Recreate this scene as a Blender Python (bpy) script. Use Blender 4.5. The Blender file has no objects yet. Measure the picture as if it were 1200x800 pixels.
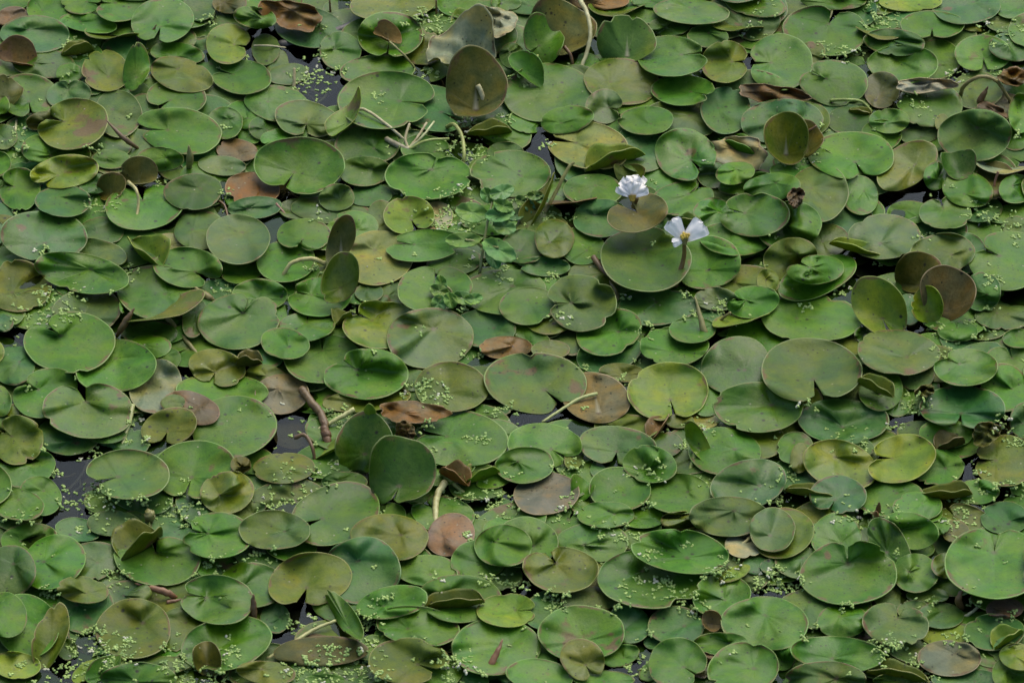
# A pond surface covered with frogbit leaves, duckweed and two white flowers.
import bpy, math, random
import numpy as np
from mathutils import Vector

scene = bpy.context.scene
C = scene.collection
R = math.radians
rng = random.Random(7)

# ------------------------------------------------------------------ camera
PHI = R(36.5); DIST = 6.0; TW = math.tan(R(7.6) / 2)
CAM = np.array([0.0, -DIST * math.cos(PHI), DIST * math.sin(PHI)])
FWD = np.array([0.0, math.cos(PHI), -math.sin(PHI)])
UPV = np.array([0.0, math.sin(PHI), math.cos(PHI)])
RGT = np.array([1.0, 0.0, 0.0])
SE = math.sin(PHI)
PX = DIST * TW / 600.0            # metres per photo pixel at the middle

def rays(p):
    p = np.atleast_2d(np.asarray(p, float))
    dx = (p[:, 0] - 600) / 600 * TW
    dy = -(p[:, 1] - 400) / 600 * TW
    return FWD[None] + dx[:, None] * RGT[None] + dy[:, None] * UPV[None]

def at(p, z=0.0):
    d = rays(p)
    t = (np.asarray(z) - CAM[2]) / d[:, 2]
    return CAM[None] + d * t[:, None]

def to_img(P):
    v = P - CAM[None]
    dep = v @ FWD
    return np.stack([600 + (v @ RGT) / dep / TW * 600, 400 - (v @ UPV) / dep / TW * 600], 1)

cam = bpy.data.objects.new('camera', bpy.data.cameras.new('camera'))
C.objects.link(cam)
cam.location = CAM
cam.rotation_euler = (math.pi / 2 - PHI, 0, 0)
cam.data.sensor_width = 36
cam.data.sensor_fit = 'HORIZONTAL'
cam.data.lens = 18 / TW
cam.data.clip_start = 0.1
cam.data.clip_end = 2000
cam.data.dof.use_dof = True
cam.data.dof.focus_distance = DIST + 0.02
cam.data.dof.aperture_fstop = 28
scene.camera = cam

# ------------------------------------------------------------------ light
w = bpy.data.worlds.new('World'); scene.world = w
w.use_nodes = True
nt = w.node_tree
bg = nt.nodes['Background']
sky = nt.nodes.new('ShaderNodeTexSky')
sky.sky_type = 'NISHITA'; sky.sun_disc = False
SUN_EL, SUN_AZ = 58, 25
sky.sun_elevation = R(SUN_EL); sky.sun_rotation = R(SUN_AZ)
sky.air_density = 0.55; sky.dust_density = 3.0; sky.ozone_density = 1.0
nt.links.new(sky.outputs[0], bg.inputs[0])
bg.inputs[1].default_value = 0.135
sl = bpy.data.lights.new('sun', 'SUN'); sl.energy = 1.1; sl.angle = R(75); sl.color = (1, 0.95, 0.86)
so = bpy.data.objects.new('sun', sl); C.objects.link(so)
so.rotation_euler = (R(90 - SUN_EL), 0, R(180 - SUN_AZ))
so.location = (0, 0, 3)
scene.view_settings.view_transform = 'Standard'
scene.view_settings.look = 'None'
scene.view_settings.exposure = 1.06
scene.view_settings.gamma = 1.0
scene.view_settings.use_curve_mapping = False
scene.render.engine = 'CYCLES'

# ------------------------------------------------------------------ materials
def newmat(name):
    m = bpy.data.materials.new(name); m.use_nodes = True
    n = m.node_tree.nodes; l = m.node_tree.links
    return m, n, l, n['Principled BSDF']

def N(n, t, **kw):
    x = n.new(t)
    for k, v in kw.items():
        if k in x.inputs.keys() if isinstance(k, str) else False:
            x.inputs[k].default_value = v
        else:
            setattr(x, k, v)
    return x

def mixc(n, l, fac, a, b, mode='MIX'):
    x = n.new('ShaderNodeMix'); x.data_type = 'RGBA'; x.blend_type = mode
    for sock, v in ((x.inputs[0], fac), (x.inputs[6], a), (x.inputs[7], b)):
        if hasattr(v, 'links'): l.new(v, sock)
        elif isinstance(v, (int, float)): sock.default_value = v
        else: sock.default_value = (*v, 1) if len(v) == 3 else v
    return x.outputs[2]

def ramp(n, l, src, p0, p1, a=0.0, b=1.0):
    x = n.new('ShaderNodeMapRange'); x.clamp = True
    x.inputs[1].default_value = p0; x.inputs[2].default_value = p1
    x.inputs[3].default_value = a; x.inputs[4].default_value = b
    l.new(src, x.inputs[0]); return x.outputs[0]

def mth(n, l, op, a, b=None):
    x = n.new('ShaderNodeMath'); x.operation = op
    for i, v in enumerate((a, b)):
        if v is None: continue
        if hasattr(v, 'links'): l.new(v, x.inputs[i])
        else: x.inputs[i].default_value = v
    return x.outputs[0]

def noise3(n, l, vec, scale, detail=3, rough=0.55):
    x = n.new('ShaderNodeTexNoise'); x.noise_dimensions = '3D'
    x.inputs['Scale'].default_value = scale; x.inputs['Detail'].default_value = detail
    x.inputs['Roughness'].default_value = rough
    l.new(vec, x.inputs['Vector'])
    return x

def leaf_material(name, under=False):
    m, n, l, b = newmat(name)
    col = N(n, 'ShaderNodeAttribute', attribute_name='leaf_colour')
    prm = N(n, 'ShaderNodeAttribute', attribute_name='leaf_params')   # seed, blemish, midrib
    sp = n.new('ShaderNodeSeparateColor'); l.new(prm.outputs['Color'], sp.inputs[0])
    uv = N(n, 'ShaderNodeUVMap', uv_map='leaf')
    geo = n.new('ShaderNodeNewGeometry')
    va = n.new('ShaderNodeVectorMath'); va.operation = 'MULTIPLY_ADD'
    l.new(prm.outputs['Color'], va.inputs[0]); va.inputs[1].default_value = (31.7, 0.7, 0.9); l.new(geo.outputs['Position'], va.inputs[2])
    pos = va.outputs[0]
    sx = n.new('ShaderNodeSeparateXYZ'); l.new(uv.outputs[0], sx.inputs[0])
    u, v = sx.outputs[0], sx.outputs[1]
    base = col.outputs['Color']
    def tint(fac, k):
        return mixc(n, l, fac, base, mixc(n, l, 1.0, base, k, 'MULTIPLY'))
    nA = noise3(n, l, pos, 30, 2)          # broad tone
    sA = n.new('ShaderNodeSeparateColor'); l.new(nA.outputs['Color'], sA.inputs[0])
    nB = noise3(n, l, pos, 95, 4, 0.62)    # mottling
    nC = noise3(n, l, pos, 480, 3, 0.7)    # grain
    base = tint(ramp(n, l, sA.outputs[0], 0.44, 0.60, 0, 0.85), (1.45, 1.06, 0.5))
    base = tint(ramp(n, l, sA.outputs[1], 0.36, 0.54, 0.55, 0), (0.55, 0.74, 0.75))
    base = tint(ramp(n, l, nB.outputs[0], 0.36, 0.58, 0.75, 0.0), (0.60, 0.72, 0.62))
    base = tint(ramp(n, l, nB.outputs[0], 0.52, 0.72, 0.0, 0.5), (1.3, 1.22, 0.95))
    base = tint(ramp(n, l, nC.outputs[0], 0.34, 0.50, 0.55, 0.0), (0.66, 0.70, 0.6))
    base = tint(ramp(n, l, nC.outputs[0], 0.52, 0.70, 0.0, 0.35), (1.3, 1.2, 0.95))
    # curved veins fanning from the stalk, and the midrib
    rr = mth(n, l, 'SQRT', mth(n, l, 'ADD', mth(n, l, 'MULTIPLY', u, u), mth(n, l, 'MULTIPLY', v, v)))
    ang = mth(n, l, 'ARCTAN2', v, mth(n, l, 'ADD', u, mth(n, l, 'MULTIPLY', rr, 0.35)))
    wob = mth(n, l, 'ADD', ang, mth(n, l, 'MULTIPLY', nA.outputs[0], 0.25))
    vein = mth(n, l, 'ABSOLUTE', mth(n, l, 'SINE', mth(n, l, 'MULTIPLY', wob, 4.5)))
    vm = ramp(n, l, vein, 0.0, 0.09, 1.0, 0.0)
    vm = mth(n, l, 'MULTIPLY', vm, ramp(n, l, rr, 0.1, 1.0, 0.30, 0.05))
    vm = mth(n, l, 'MULTIPLY', vm, ramp(n, l, nB.outputs[0], 0.4, 0.6, 0.2, 1.2))
    mw = ramp(n, l, u, 0.0, 0.9, 0.10, 0.02)
    mid = mth(n, l, 'MULTIPLY', ramp(n, l, mth(n, l, 'DIVIDE', mth(n, l, 'ABSOLUTE', v), mw), 0.0, 1.0, 1.0, 0.0), ramp(n, l, u, -0.02, 0.04, 0.0, 1.0))
    mid = mth(n, l, 'MULTIPLY', mid, ramp(n, l, u, 0.0, 1.2, 1.0, 0.0))
    mid = mth(n, l, 'MULTIPLY', mid, ramp(n, l, sp.outputs[2], 0.0, 1.0, 0.0, 0.85))
    vsum = mth(n, l, 'MINIMUM', mth(n, l, 'ADD', vm, mid), 1.0)
    base = mixc(n, l, vsum, base, mixc(n, l, 1.0, base, (1.75, 1.5, 1.6), 'MULTIPLY') if not under else (0.34, 0.33, 0.22))
    # small brownish spot where the stalk joins
    base = mixc(n, l, ramp(n, l, mth(n, l, 'ADD', rr, mth(n, l, 'MULTIPLY', nB.outputs[0], 0.12)), 0.07, 0.15, 0.6, 0.0), base, (0.085, 0.055, 0.035))
    # brown blemishes
    bl = mth(n, l, 'ADD', mth(n, l, 'ADD', mth(n, l, 'MULTIPLY', sA.outputs[2], 0.8), mth(n, l, 'MULTIPLY', nB.outputs[0], 0.3)), mth(n, l, 'MULTIPLY', sp.outputs[1], 0.22))
    blm = ramp(n, l, bl, 0.72, 0.77, 0.0, 0.85)
    base = mixc(n, l, blm, base, mixc(n, l, nC.outputs[0], (0.06, 0.035, 0.018), (0.19, 0.12, 0.055)))
    film = mth(n, l, 'MULTIPLY', ramp(n, l, sA.outputs[1], 0.50, 0.64, 0.0, 0.28), ramp(n, l, nC.outputs[0], 0.42, 0.6, 0.25, 1.0))
    base = mixc(n, l, film, base, (0.150, 0.170, 0.060))
    edge = mth(n, l, 'ADD', prm.outputs['Alpha'], mth(n, l, 'MULTIPLY', mth(n, l, 'SUBTRACT', nB.outputs[0], 0.5), 0.35))
    em = mth(n, l, 'MULTIPLY', ramp(n, l, edge, 0.92, 0.97, 0.0, 0.85), ramp(n, l, sA.outputs[2], 0.49, 0.55, 0.0, 1.0))
    base = mixc(n, l, em, base, mixc(n, l, nC.outputs[0], (0.07, 0.04, 0.018), (0.20, 0.13, 0.06)))
    # dark specks and tears
    def specks(scale, r0, r1, share, c):
        vo = n.new('ShaderNodeTexVoronoi'); vo.voronoi_dimensions = '3D'
        vo.inputs['Scale'].default_value = scale; l.new(pos, vo.inputs['Vector'])
        sc = n.new('ShaderNodeSeparateColor'); l.new(vo.outputs['Color'], sc.inputs[0])
        d = mth(n, l, 'MULTIPLY', ramp(n, l, vo.outputs['Distance'], r0, r1, 1.0, 0.0), ramp(n, l, sc.outputs[0], 1 - share, 1 - share + .02, 0.0, 0.9))
        return mixc(n, l, d, base, c)
    base = specks(85, 0.07, 0.17, 0.30, (0.014, 0.015, 0.009))
    base = specks(260, 0.12, 0.26, 0.20, (0.022, 0.026, 0.012))
    base = specks(210, 0.08, 0.20, 0.05, (0.30, 0.30, 0.2))
    l.new(base, b.inputs['Base Color'])
    rgh = ramp(n, l, nB.outputs[0], 0.35, 0.65, 0.36 if not under else 0.5, 0.54 if not under else 0.65)
    wn = n.new('ShaderNodeTexWhiteNoise'); wn.noise_dimensions = '1D'; l.new(sp.outputs[0], wn.inputs['W'])
    l.new(mth(n, l, 'ADD', rgh, ramp(n, l, wn.outputs[0], 0.0, 1.0, -0.12, 0.20)), b.inputs['Roughness'])
    b.inputs['Specular IOR Level'].default_value = 0.27 if not under else 0.15
    bu = n.new('ShaderNodeBump'); bu.inputs['Strength'].default_value = 0.45; bu.inputs['Distance'].default_value = 0.0012
    hh = mth(n, l, 'ADD', mth(n, l, 'MULTIPLY', nC.outputs[0], 0.3), mth(n, l, 'ADD', nB.outputs[0], mth(n, l, 'MULTIPLY', vsum, 0.6 if under else -0.6)))
    l.new(hh, bu.inputs['Height']); l.new(bu.outputs[0], b.inputs['Normal'])
    # thin leaf: some light comes through
    tr = n.new('ShaderNodeBsdfTranslucent'); l.new(mixc(n, l, 1.0, base, (1.7, 1.5, 0.3), 'MULTIPLY'), tr.inputs[0])
    ms = n.new('ShaderNodeMixShader'); ms.inputs[0].default_value = 0.22
    l.new(b.outputs[0], ms.inputs[1]); l.new(tr.outputs[0], ms.inputs[2])
    l.new(ms.outputs[0], n['Material Output'].inputs[0])
    return m

M_TOP = leaf_material('leaf_upper_side')
M_UND = leaf_material('leaf_underside', True)

def rim_material():
    m, n, l, b = newmat('leaf_rim')
    col = N(n, 'ShaderNodeAttribute', attribute_name='leaf_colour')
    geo = n.new('ShaderNodeNewGeometry')
    no = n.new('ShaderNodeTexNoise'); no.inputs['Scale'].default_value = 60; l.new(geo.outputs['Position'], no.inputs['Vector'])
    c = mixc(n, l, ramp(n, l, no.outputs[0], 0.35, 0.65, 0.0, 0.5), mixc(n, l, 1.0, col.outputs['Color'], (1.25, 1.08, 0.8), 'MULTIPLY'), (0.16, 0.135, 0.035))
    l.new(c, b.inputs['Base Color']); b.inputs['Roughness'].default_value = 0.5
    return m
M_RIM = rim_material()

def stalk_material():
    m, n, l, b = newmat('stalk')
    col = N(n, 'ShaderNodeAttribute', attribute_name='leaf_colour')
    geo = n.new('ShaderNodeNewGeometry')
    no = n.new('ShaderNodeTexNoise'); no.inputs['Scale'].default_value = 160; no.inputs['Detail'].default_value = 4
    l.new(geo.outputs['Position'], no.inputs['Vector'])
    c = mixc(n, l, ramp(n, l, no.outputs[0], 0.35, 0.7), mixc(n, l, 1.0, col.outputs['Color'], (0.62, 0.58, 0.5), 'MULTIPLY'), col.outputs['Color'])
    l.new(c, b.inputs['Base Color']); b.inputs['Roughness'].default_value = 0.5
    bu = n.new('ShaderNodeBump'); bu.inputs['Strength'].default_value = 0.3; bu.inputs['Distance'].default_value = 0.001
    l.new(no.outputs[0], bu.inputs['Height']); l.new(bu.outputs[0], b.inputs['Normal'])
    return m
M_STALK = stalk_material()

def duck_material():
    m, n, l, b = newmat('duckweed')
    col = N(n, 'ShaderNodeAttribute', attribute_name='leaf_colour')
    l.new(col.outputs['Color'], b.inputs['Base Color']); b.inputs['Roughness'].default_value = 0.45
    return m
M_DUCK = duck_material()

def water_material():
    m, n, l, b = newmat('pond_water')
    n.remove(b)
    geo = n.new('ShaderNodeNewGeometry')
    no = n.new('ShaderNodeTexNoise'); no.inputs['Scale'].default_value = 22; no.inputs['Detail'].default_value = 2
    l.new(geo.outputs['Position'], no.inputs['Vector'])
    bu = n.new('ShaderNodeBump'); bu.inputs['Strength'].default_value = 0.25; bu.inputs['Distance'].default_value = 0.004
    l.new(no.outputs[0], bu.inputs['Height'])
    tr = n.new('ShaderNodeBsdfTransparent'); tr.inputs[0].default_value = (0.46, 0.50, 0.42, 1)
    gl = n.new('ShaderNodeBsdfGlossy'); gl.inputs['Roughness'].default_value = 0.04; gl.inputs[0].default_value = (0.36, 0.43, 0.49, 1)  # reflection darkened by the gloss colour, for surrounding trees that are not built
    l.new(bu.outputs[0], gl.inputs['Normal'])
    fr = n.new('ShaderNodeFresnel'); fr.inputs[0].default_value = 1.33; l.new(bu.outputs[0], fr.inputs['Normal'])
    ms = n.new('ShaderNodeMixShader'); l.new(fr.outputs[0], ms.inputs[0]); l.new(tr.outputs[0], ms.inputs[1]); l.new(gl.outputs[0], ms.inputs[2])
    l.new(ms.outputs[0], n['Material Output'].inputs[0])
    return m
M_WATER = water_material()

def bed_material():
    m, n, l, b = newmat('pond_mud')
    geo = n.new('ShaderNodeNewGeometry')
    no = n.new('ShaderNodeTexNoise'); no.inputs['Scale'].default_value = 30; no.inputs['Detail'].default_value = 5
    l.new(geo.outputs['Position'], no.inputs['Vector'])
    l.new(mixc(n, l, ramp(n, l, no.outputs[0], 0.35, 0.7), (0.006, 0.008, 0.010), (0.022, 0.024, 0.022)), b.inputs['Base Color'])
    b.inputs['Roughness'].default_value = 0.9
    return m
M_BED = bed_material()

def petal_material():
    m, n, l, b = newmat('white_petal')
    geo = n.new('ShaderNodeNewGeometry')
    no = n.new('ShaderNodeTexNoise'); no.inputs['Scale'].default_value = 220; no.inputs['Detail'].default_value = 3
    l.new(geo.outputs['Position'], no.inputs['Vector'])
    col = N(n, 'ShaderNodeAttribute', attribute_name='leaf_colour')
    l.new(mixc(n, l, ramp(n, l, no.outputs[0], 0.3, 0.7), mixc(n, l, 1.0, col.outputs['Color'], (0.86, 0.87, 0.9), 'MULTIPLY'), col.outputs['Color']), b.inputs['Base Color'])
    b.inputs['Roughness'].default_value = 0.55
    bu = n.new('ShaderNodeBump'); bu.inputs['Strength'].default_value = 0.4; bu.inputs['Distance'].default_value = 0.0008
    l.new(no.outputs[0], bu.inputs['Height']); l.new(bu.outputs[0], b.inputs['Normal'])
    tr = n.new('ShaderNodeBsdfTranslucent'); l.new(col.outputs['Color'], tr.inputs[0])
    ms = n.new('ShaderNodeMixShader'); ms.inputs[0].default_value = 0.25
    l.new(b.outputs[0], ms.inputs[1]); l.new(tr.outputs[0], ms.inputs[2]); l.new(ms.outputs[0], n['Material Output'].inputs[0])
    return m
M_PETAL = petal_material()

# base colours (linear) of the leaf kinds
COL = {
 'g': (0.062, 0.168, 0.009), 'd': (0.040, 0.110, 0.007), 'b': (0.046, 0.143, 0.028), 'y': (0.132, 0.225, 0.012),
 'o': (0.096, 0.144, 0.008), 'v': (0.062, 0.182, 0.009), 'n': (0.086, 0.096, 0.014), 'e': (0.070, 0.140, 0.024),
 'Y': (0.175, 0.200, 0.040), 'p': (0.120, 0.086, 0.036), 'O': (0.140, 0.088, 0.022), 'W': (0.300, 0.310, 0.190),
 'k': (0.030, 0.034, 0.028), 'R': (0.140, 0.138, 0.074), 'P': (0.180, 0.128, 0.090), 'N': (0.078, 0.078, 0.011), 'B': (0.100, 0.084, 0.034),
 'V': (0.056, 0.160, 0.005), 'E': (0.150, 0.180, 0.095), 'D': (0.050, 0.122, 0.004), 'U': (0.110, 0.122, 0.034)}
CNAME = {'g': 'mid-green', 'd': 'dark green', 'b': 'blue-green', 'y': 'yellow-green', 'o': 'olive', 'v': 'bright green',
 'n': 'brownish-olive', 'e': 'grey-green', 'Y': 'pale yellowing', 'p': 'brown', 'O': 'orange-brown', 'W': 'pale withered',
 'k': 'dark sunken', 'R': 'greyish-brown', 'P': 'dusty pink', 'N': 'dark brownish-olive', 'B': 'greyish-brown', 'V': 'deep green', 'E': 'pale grey-green', 'D': 'dark olive', 'U': 'pale olive'}
UNDER = {'g': (0.13, 0.13, 0.045), 'v': (0.13, 0.13, 0.035)}

SCOL = {'W': (0.44, 0.44, 0.23), 'Y': (0.40, 0.42, 0.16), 'y': (0.26, 0.33, 0.07), 'o': (0.21, 0.20, 0.055), 'n': (0.130, 0.078, 0.022),
 'p': (0.200, 0.105, 0.040), 'R': (0.26, 0.16, 0.11), 'k': (0.045, 0.045, 0.042), 'e': (0.20, 0.21, 0.12), 'v': (0.075, 0.22, 0.02)}
# ------------------------------------------------------------------ object helpers
def link(name, me, mats, parent=None):
    for m in mats: me.materials.append(m)
    o = bpy.data.objects.new(name, me); C.objects.link(o)
    if parent: o.parent = parent
    return o

def tag(o, label=None, cat=None, group=None, kind=None):
    if label: o['label'] = label
    if cat: o['category'] = cat
    if group: o['group'] = group
    if kind: o['kind'] = kind
    return o

def make_mesh(name, V, F, mi=None, colour=None, params=None, uv=None, origin=None, smooth=True, ring=None):
    V = np.asarray(V, float)
    if origin is not None: V = V - np.asarray(origin)[None]
    me = bpy.data.meshes.new(name)
    me.from_pydata(V.tolist(), [], F)
    if smooth: me.polygons.foreach_set('use_smooth', [True] * len(me.polygons))
    if mi is not None: me.polygons.foreach_set('material_index', mi)
    n = len(V)
    if colour is not None:
        a = me.color_attributes.new('leaf_colour', 'FLOAT_COLOR', 'POINT')
        c = np.ones((n, 4)); c[:, :3] = colour
        a.data.foreach_set('color', c.ravel())
    if params is not None:
        a = me.color_attributes.new('leaf_params', 'FLOAT_COLOR', 'POINT')
        c = np.ones((n, 4)); params = np.asarray(params)
        if params.ndim == 1: params = np.tile(params, (n, 1))
        c[:, :3] = params[:, :3]
        c[:, 3] = 0.0
        if ring is not None: c[:, 3] = np.tile(ring, n // len(ring))
        a.data.foreach_set('color', c.ravel())
    if uv is not None:
        ul = me.uv_layers.new(name='leaf')
        li = np.zeros(len(me.loops), int); me.loops.foreach_get('vertex_index', li)
        ul.data.foreach_set('uv', np.asarray(uv)[li].ravel())
    me.update()
    return me

# height field of what already lies on the water (1.5 mm cells)
GS = 0.0015; GX0, GY0 = -0.66, -0.95; GNX, GNY = 880, 1300
H = np.zeros((GNY, GNX))
def gidx(x, y):
    return np.clip(((y - GY0) / GS).astype(int), 0, GNY - 1), np.clip(((x - GX0) / GS).astype(int), 0, GNX - 1)
def hs(x, y):
    j, i = gidx(x, y); return H[j, i]
def hsd(x, y):
    e = 0.0012
    return np.maximum.reduce([hs(x, y), hs(x + e, y), hs(x - e, y), hs(x, y + e), hs(x, y - e)])

SEG = 54
RINGS = np.array([0, .16, .32, .48, .62, .75, .86, .93, 0.98, 1.0])

RING_S = np.concatenate([[0], np.repeat(RINGS[1:], SEG)])
def rot2(a):
    a = R(a); return np.array([[math.cos(a), -math.sin(a)], [math.sin(a), math.cos(a)]])

def outline(cx, cy, rx, ry, rot, notch, rg, base_at=None, f0=0.2, wide=False):
    """image-space outline of a frogbit leaf and the point where its stalk joins"""
    M = rot2(rot)
    ph = [rg.uniform(0, 6.28) for _ in range(4)]
    am = [rg.uniform(0.006, 0.032), rg.uniform(0.005, 0.022), rg.uniform(0.002, 0.012), rg.uniform(0.001, 0.006)]
    if notch is None:
        t = np.linspace(0, 2 * math.pi, SEG, endpoint=False)
        closed = True
        tn = rg.uniform(0, 6.28)
        if base_at is not None:
            a = R(base_at - rot); tn = math.atan2(math.sin(a) / ry, math.cos(a) / rx)
    else:
        a = R(notch - rot)
        tn = math.atan2(math.sin(a) / ry, math.cos(a) / rx)
        de = 0.30 if wide else rg.uniform(0.035, 0.13); closed = False
        q = np.linspace(0, 1, SEG)
        q = q + 0.05 * np.sin(2 * math.pi * q) * -1.0      # denser near the lobes
        t = tn + de + q * (2 * math.pi - 2 * de)
    rho = 1 + am[0] * np.sin(2 * t + ph[0]) + am[1] * np.sin(3 * t + ph[1]) + am[2] * np.sin(5 * t + ph[2]) + am[3] * np.sin(11 * t + ph[3])
    if not closed:
        d1 = t - t[0]; d2 = t[-1] - t
        k = rg.uniform(0.13, 0.2)
        rho = rho * (1 - 0.20 * np.exp(-(d1 / k) ** 2)) * (1 - rg.uniform(0.12, 0.24) * np.exp(-(d2 / k) ** 2))
        rho = rho * (1 + 0.03 * np.exp(-((d1 - .6) / .5) ** 2) + 0.03 * np.exp(-((d2 - .6) / .5) ** 2))
    O = np.stack([rx * np.cos(t) * rho, ry * np.sin(t) * rho], 1) @ M.T + np.array([cx, cy])
    f = 0.04 if wide else 0.30 if not closed else f0
    P = np.array([rx * math.cos(tn) * f, ry * math.sin(tn) * f]) @ M.T + np.array([cx, cy])
    return O, P, tn, t, closed

def leaf_grid(O, P):
    pts = [P[None]]
    for s in RINGS[1:]: pts.append(P[None] + s * (O - P[None]))
    return np.concatenate(pts)

def leaf_faces(closed, nb):
    """faces of the upper sheet, lower sheet (offset nb) and rim"""
    n = SEG; K = len(RINGS) - 1
    F = []; mi = []
    cnt = n if closed else n - 1
    vid = lambda k, j: 1 + (k - 1) * n + j % n
    for j in range(cnt):
        F.append((0, vid(1, j), vid(1, j + 1))); mi.append(0)
    for k in range(1, K):
        for j in range(cnt):
            F.append((vid(k, j), vid(k + 1, j), vid(k + 1, j + 1), vid(k, j + 1))); mi.append(0 if k < K - 1 else 2)
    top = len(F)
    for f in F[:top]:
        F.append(tuple(i + nb for i in reversed(f))); mi.append(1)
    edge = [vid(K, j) for j in range(n)]
    if closed: loop = edge + [edge[0]]
    else:
        loop = [0] + [vid(k, 0) for k in range(1, K)] + edge + [vid(k, n - 1) for k in range(K - 1, 0, -1)] + [0]
    for a, b2 in zip(loop[:-1], loop[1:]):
        F.append((a, a + nb, b2 + nb, b2)); mi.append(2)
    return F, mi
FACES = {c: leaf_faces(c, 1 + SEG * (len(RINGS) - 1)) for c in (True, False)}

def smooth_grid(z, closed):
    n = SEG; K = len(RINGS) - 1
    g = z[1:].reshape(K, n).copy(); c = z[0]
    for _ in range(3):
        up = np.vstack([np.full((1, n), c), g[:-1]]); dn = np.vstack([g[1:], g[-1:]])
        if closed: l_, r_ = np.roll(g, 1, 1), np.roll(g, -1, 1)
        else: l_, r_ = np.hstack([g[:, :1], g[:, :-1]]), np.hstack([g[:, 1:], g[:, -1:]])
        g = 0.4 * g + 0.15 * (up + dn + l_ + r_); c = 0.5 * c + 0.5 * g[0].mean()
    return np.concatenate([[c], g.ravel()])

def img_up_to_ground(deg):
    d = np.array([math.cos(R(deg)), -math.sin(R(deg)) / SE]); return d / np.linalg.norm(d)

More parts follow.
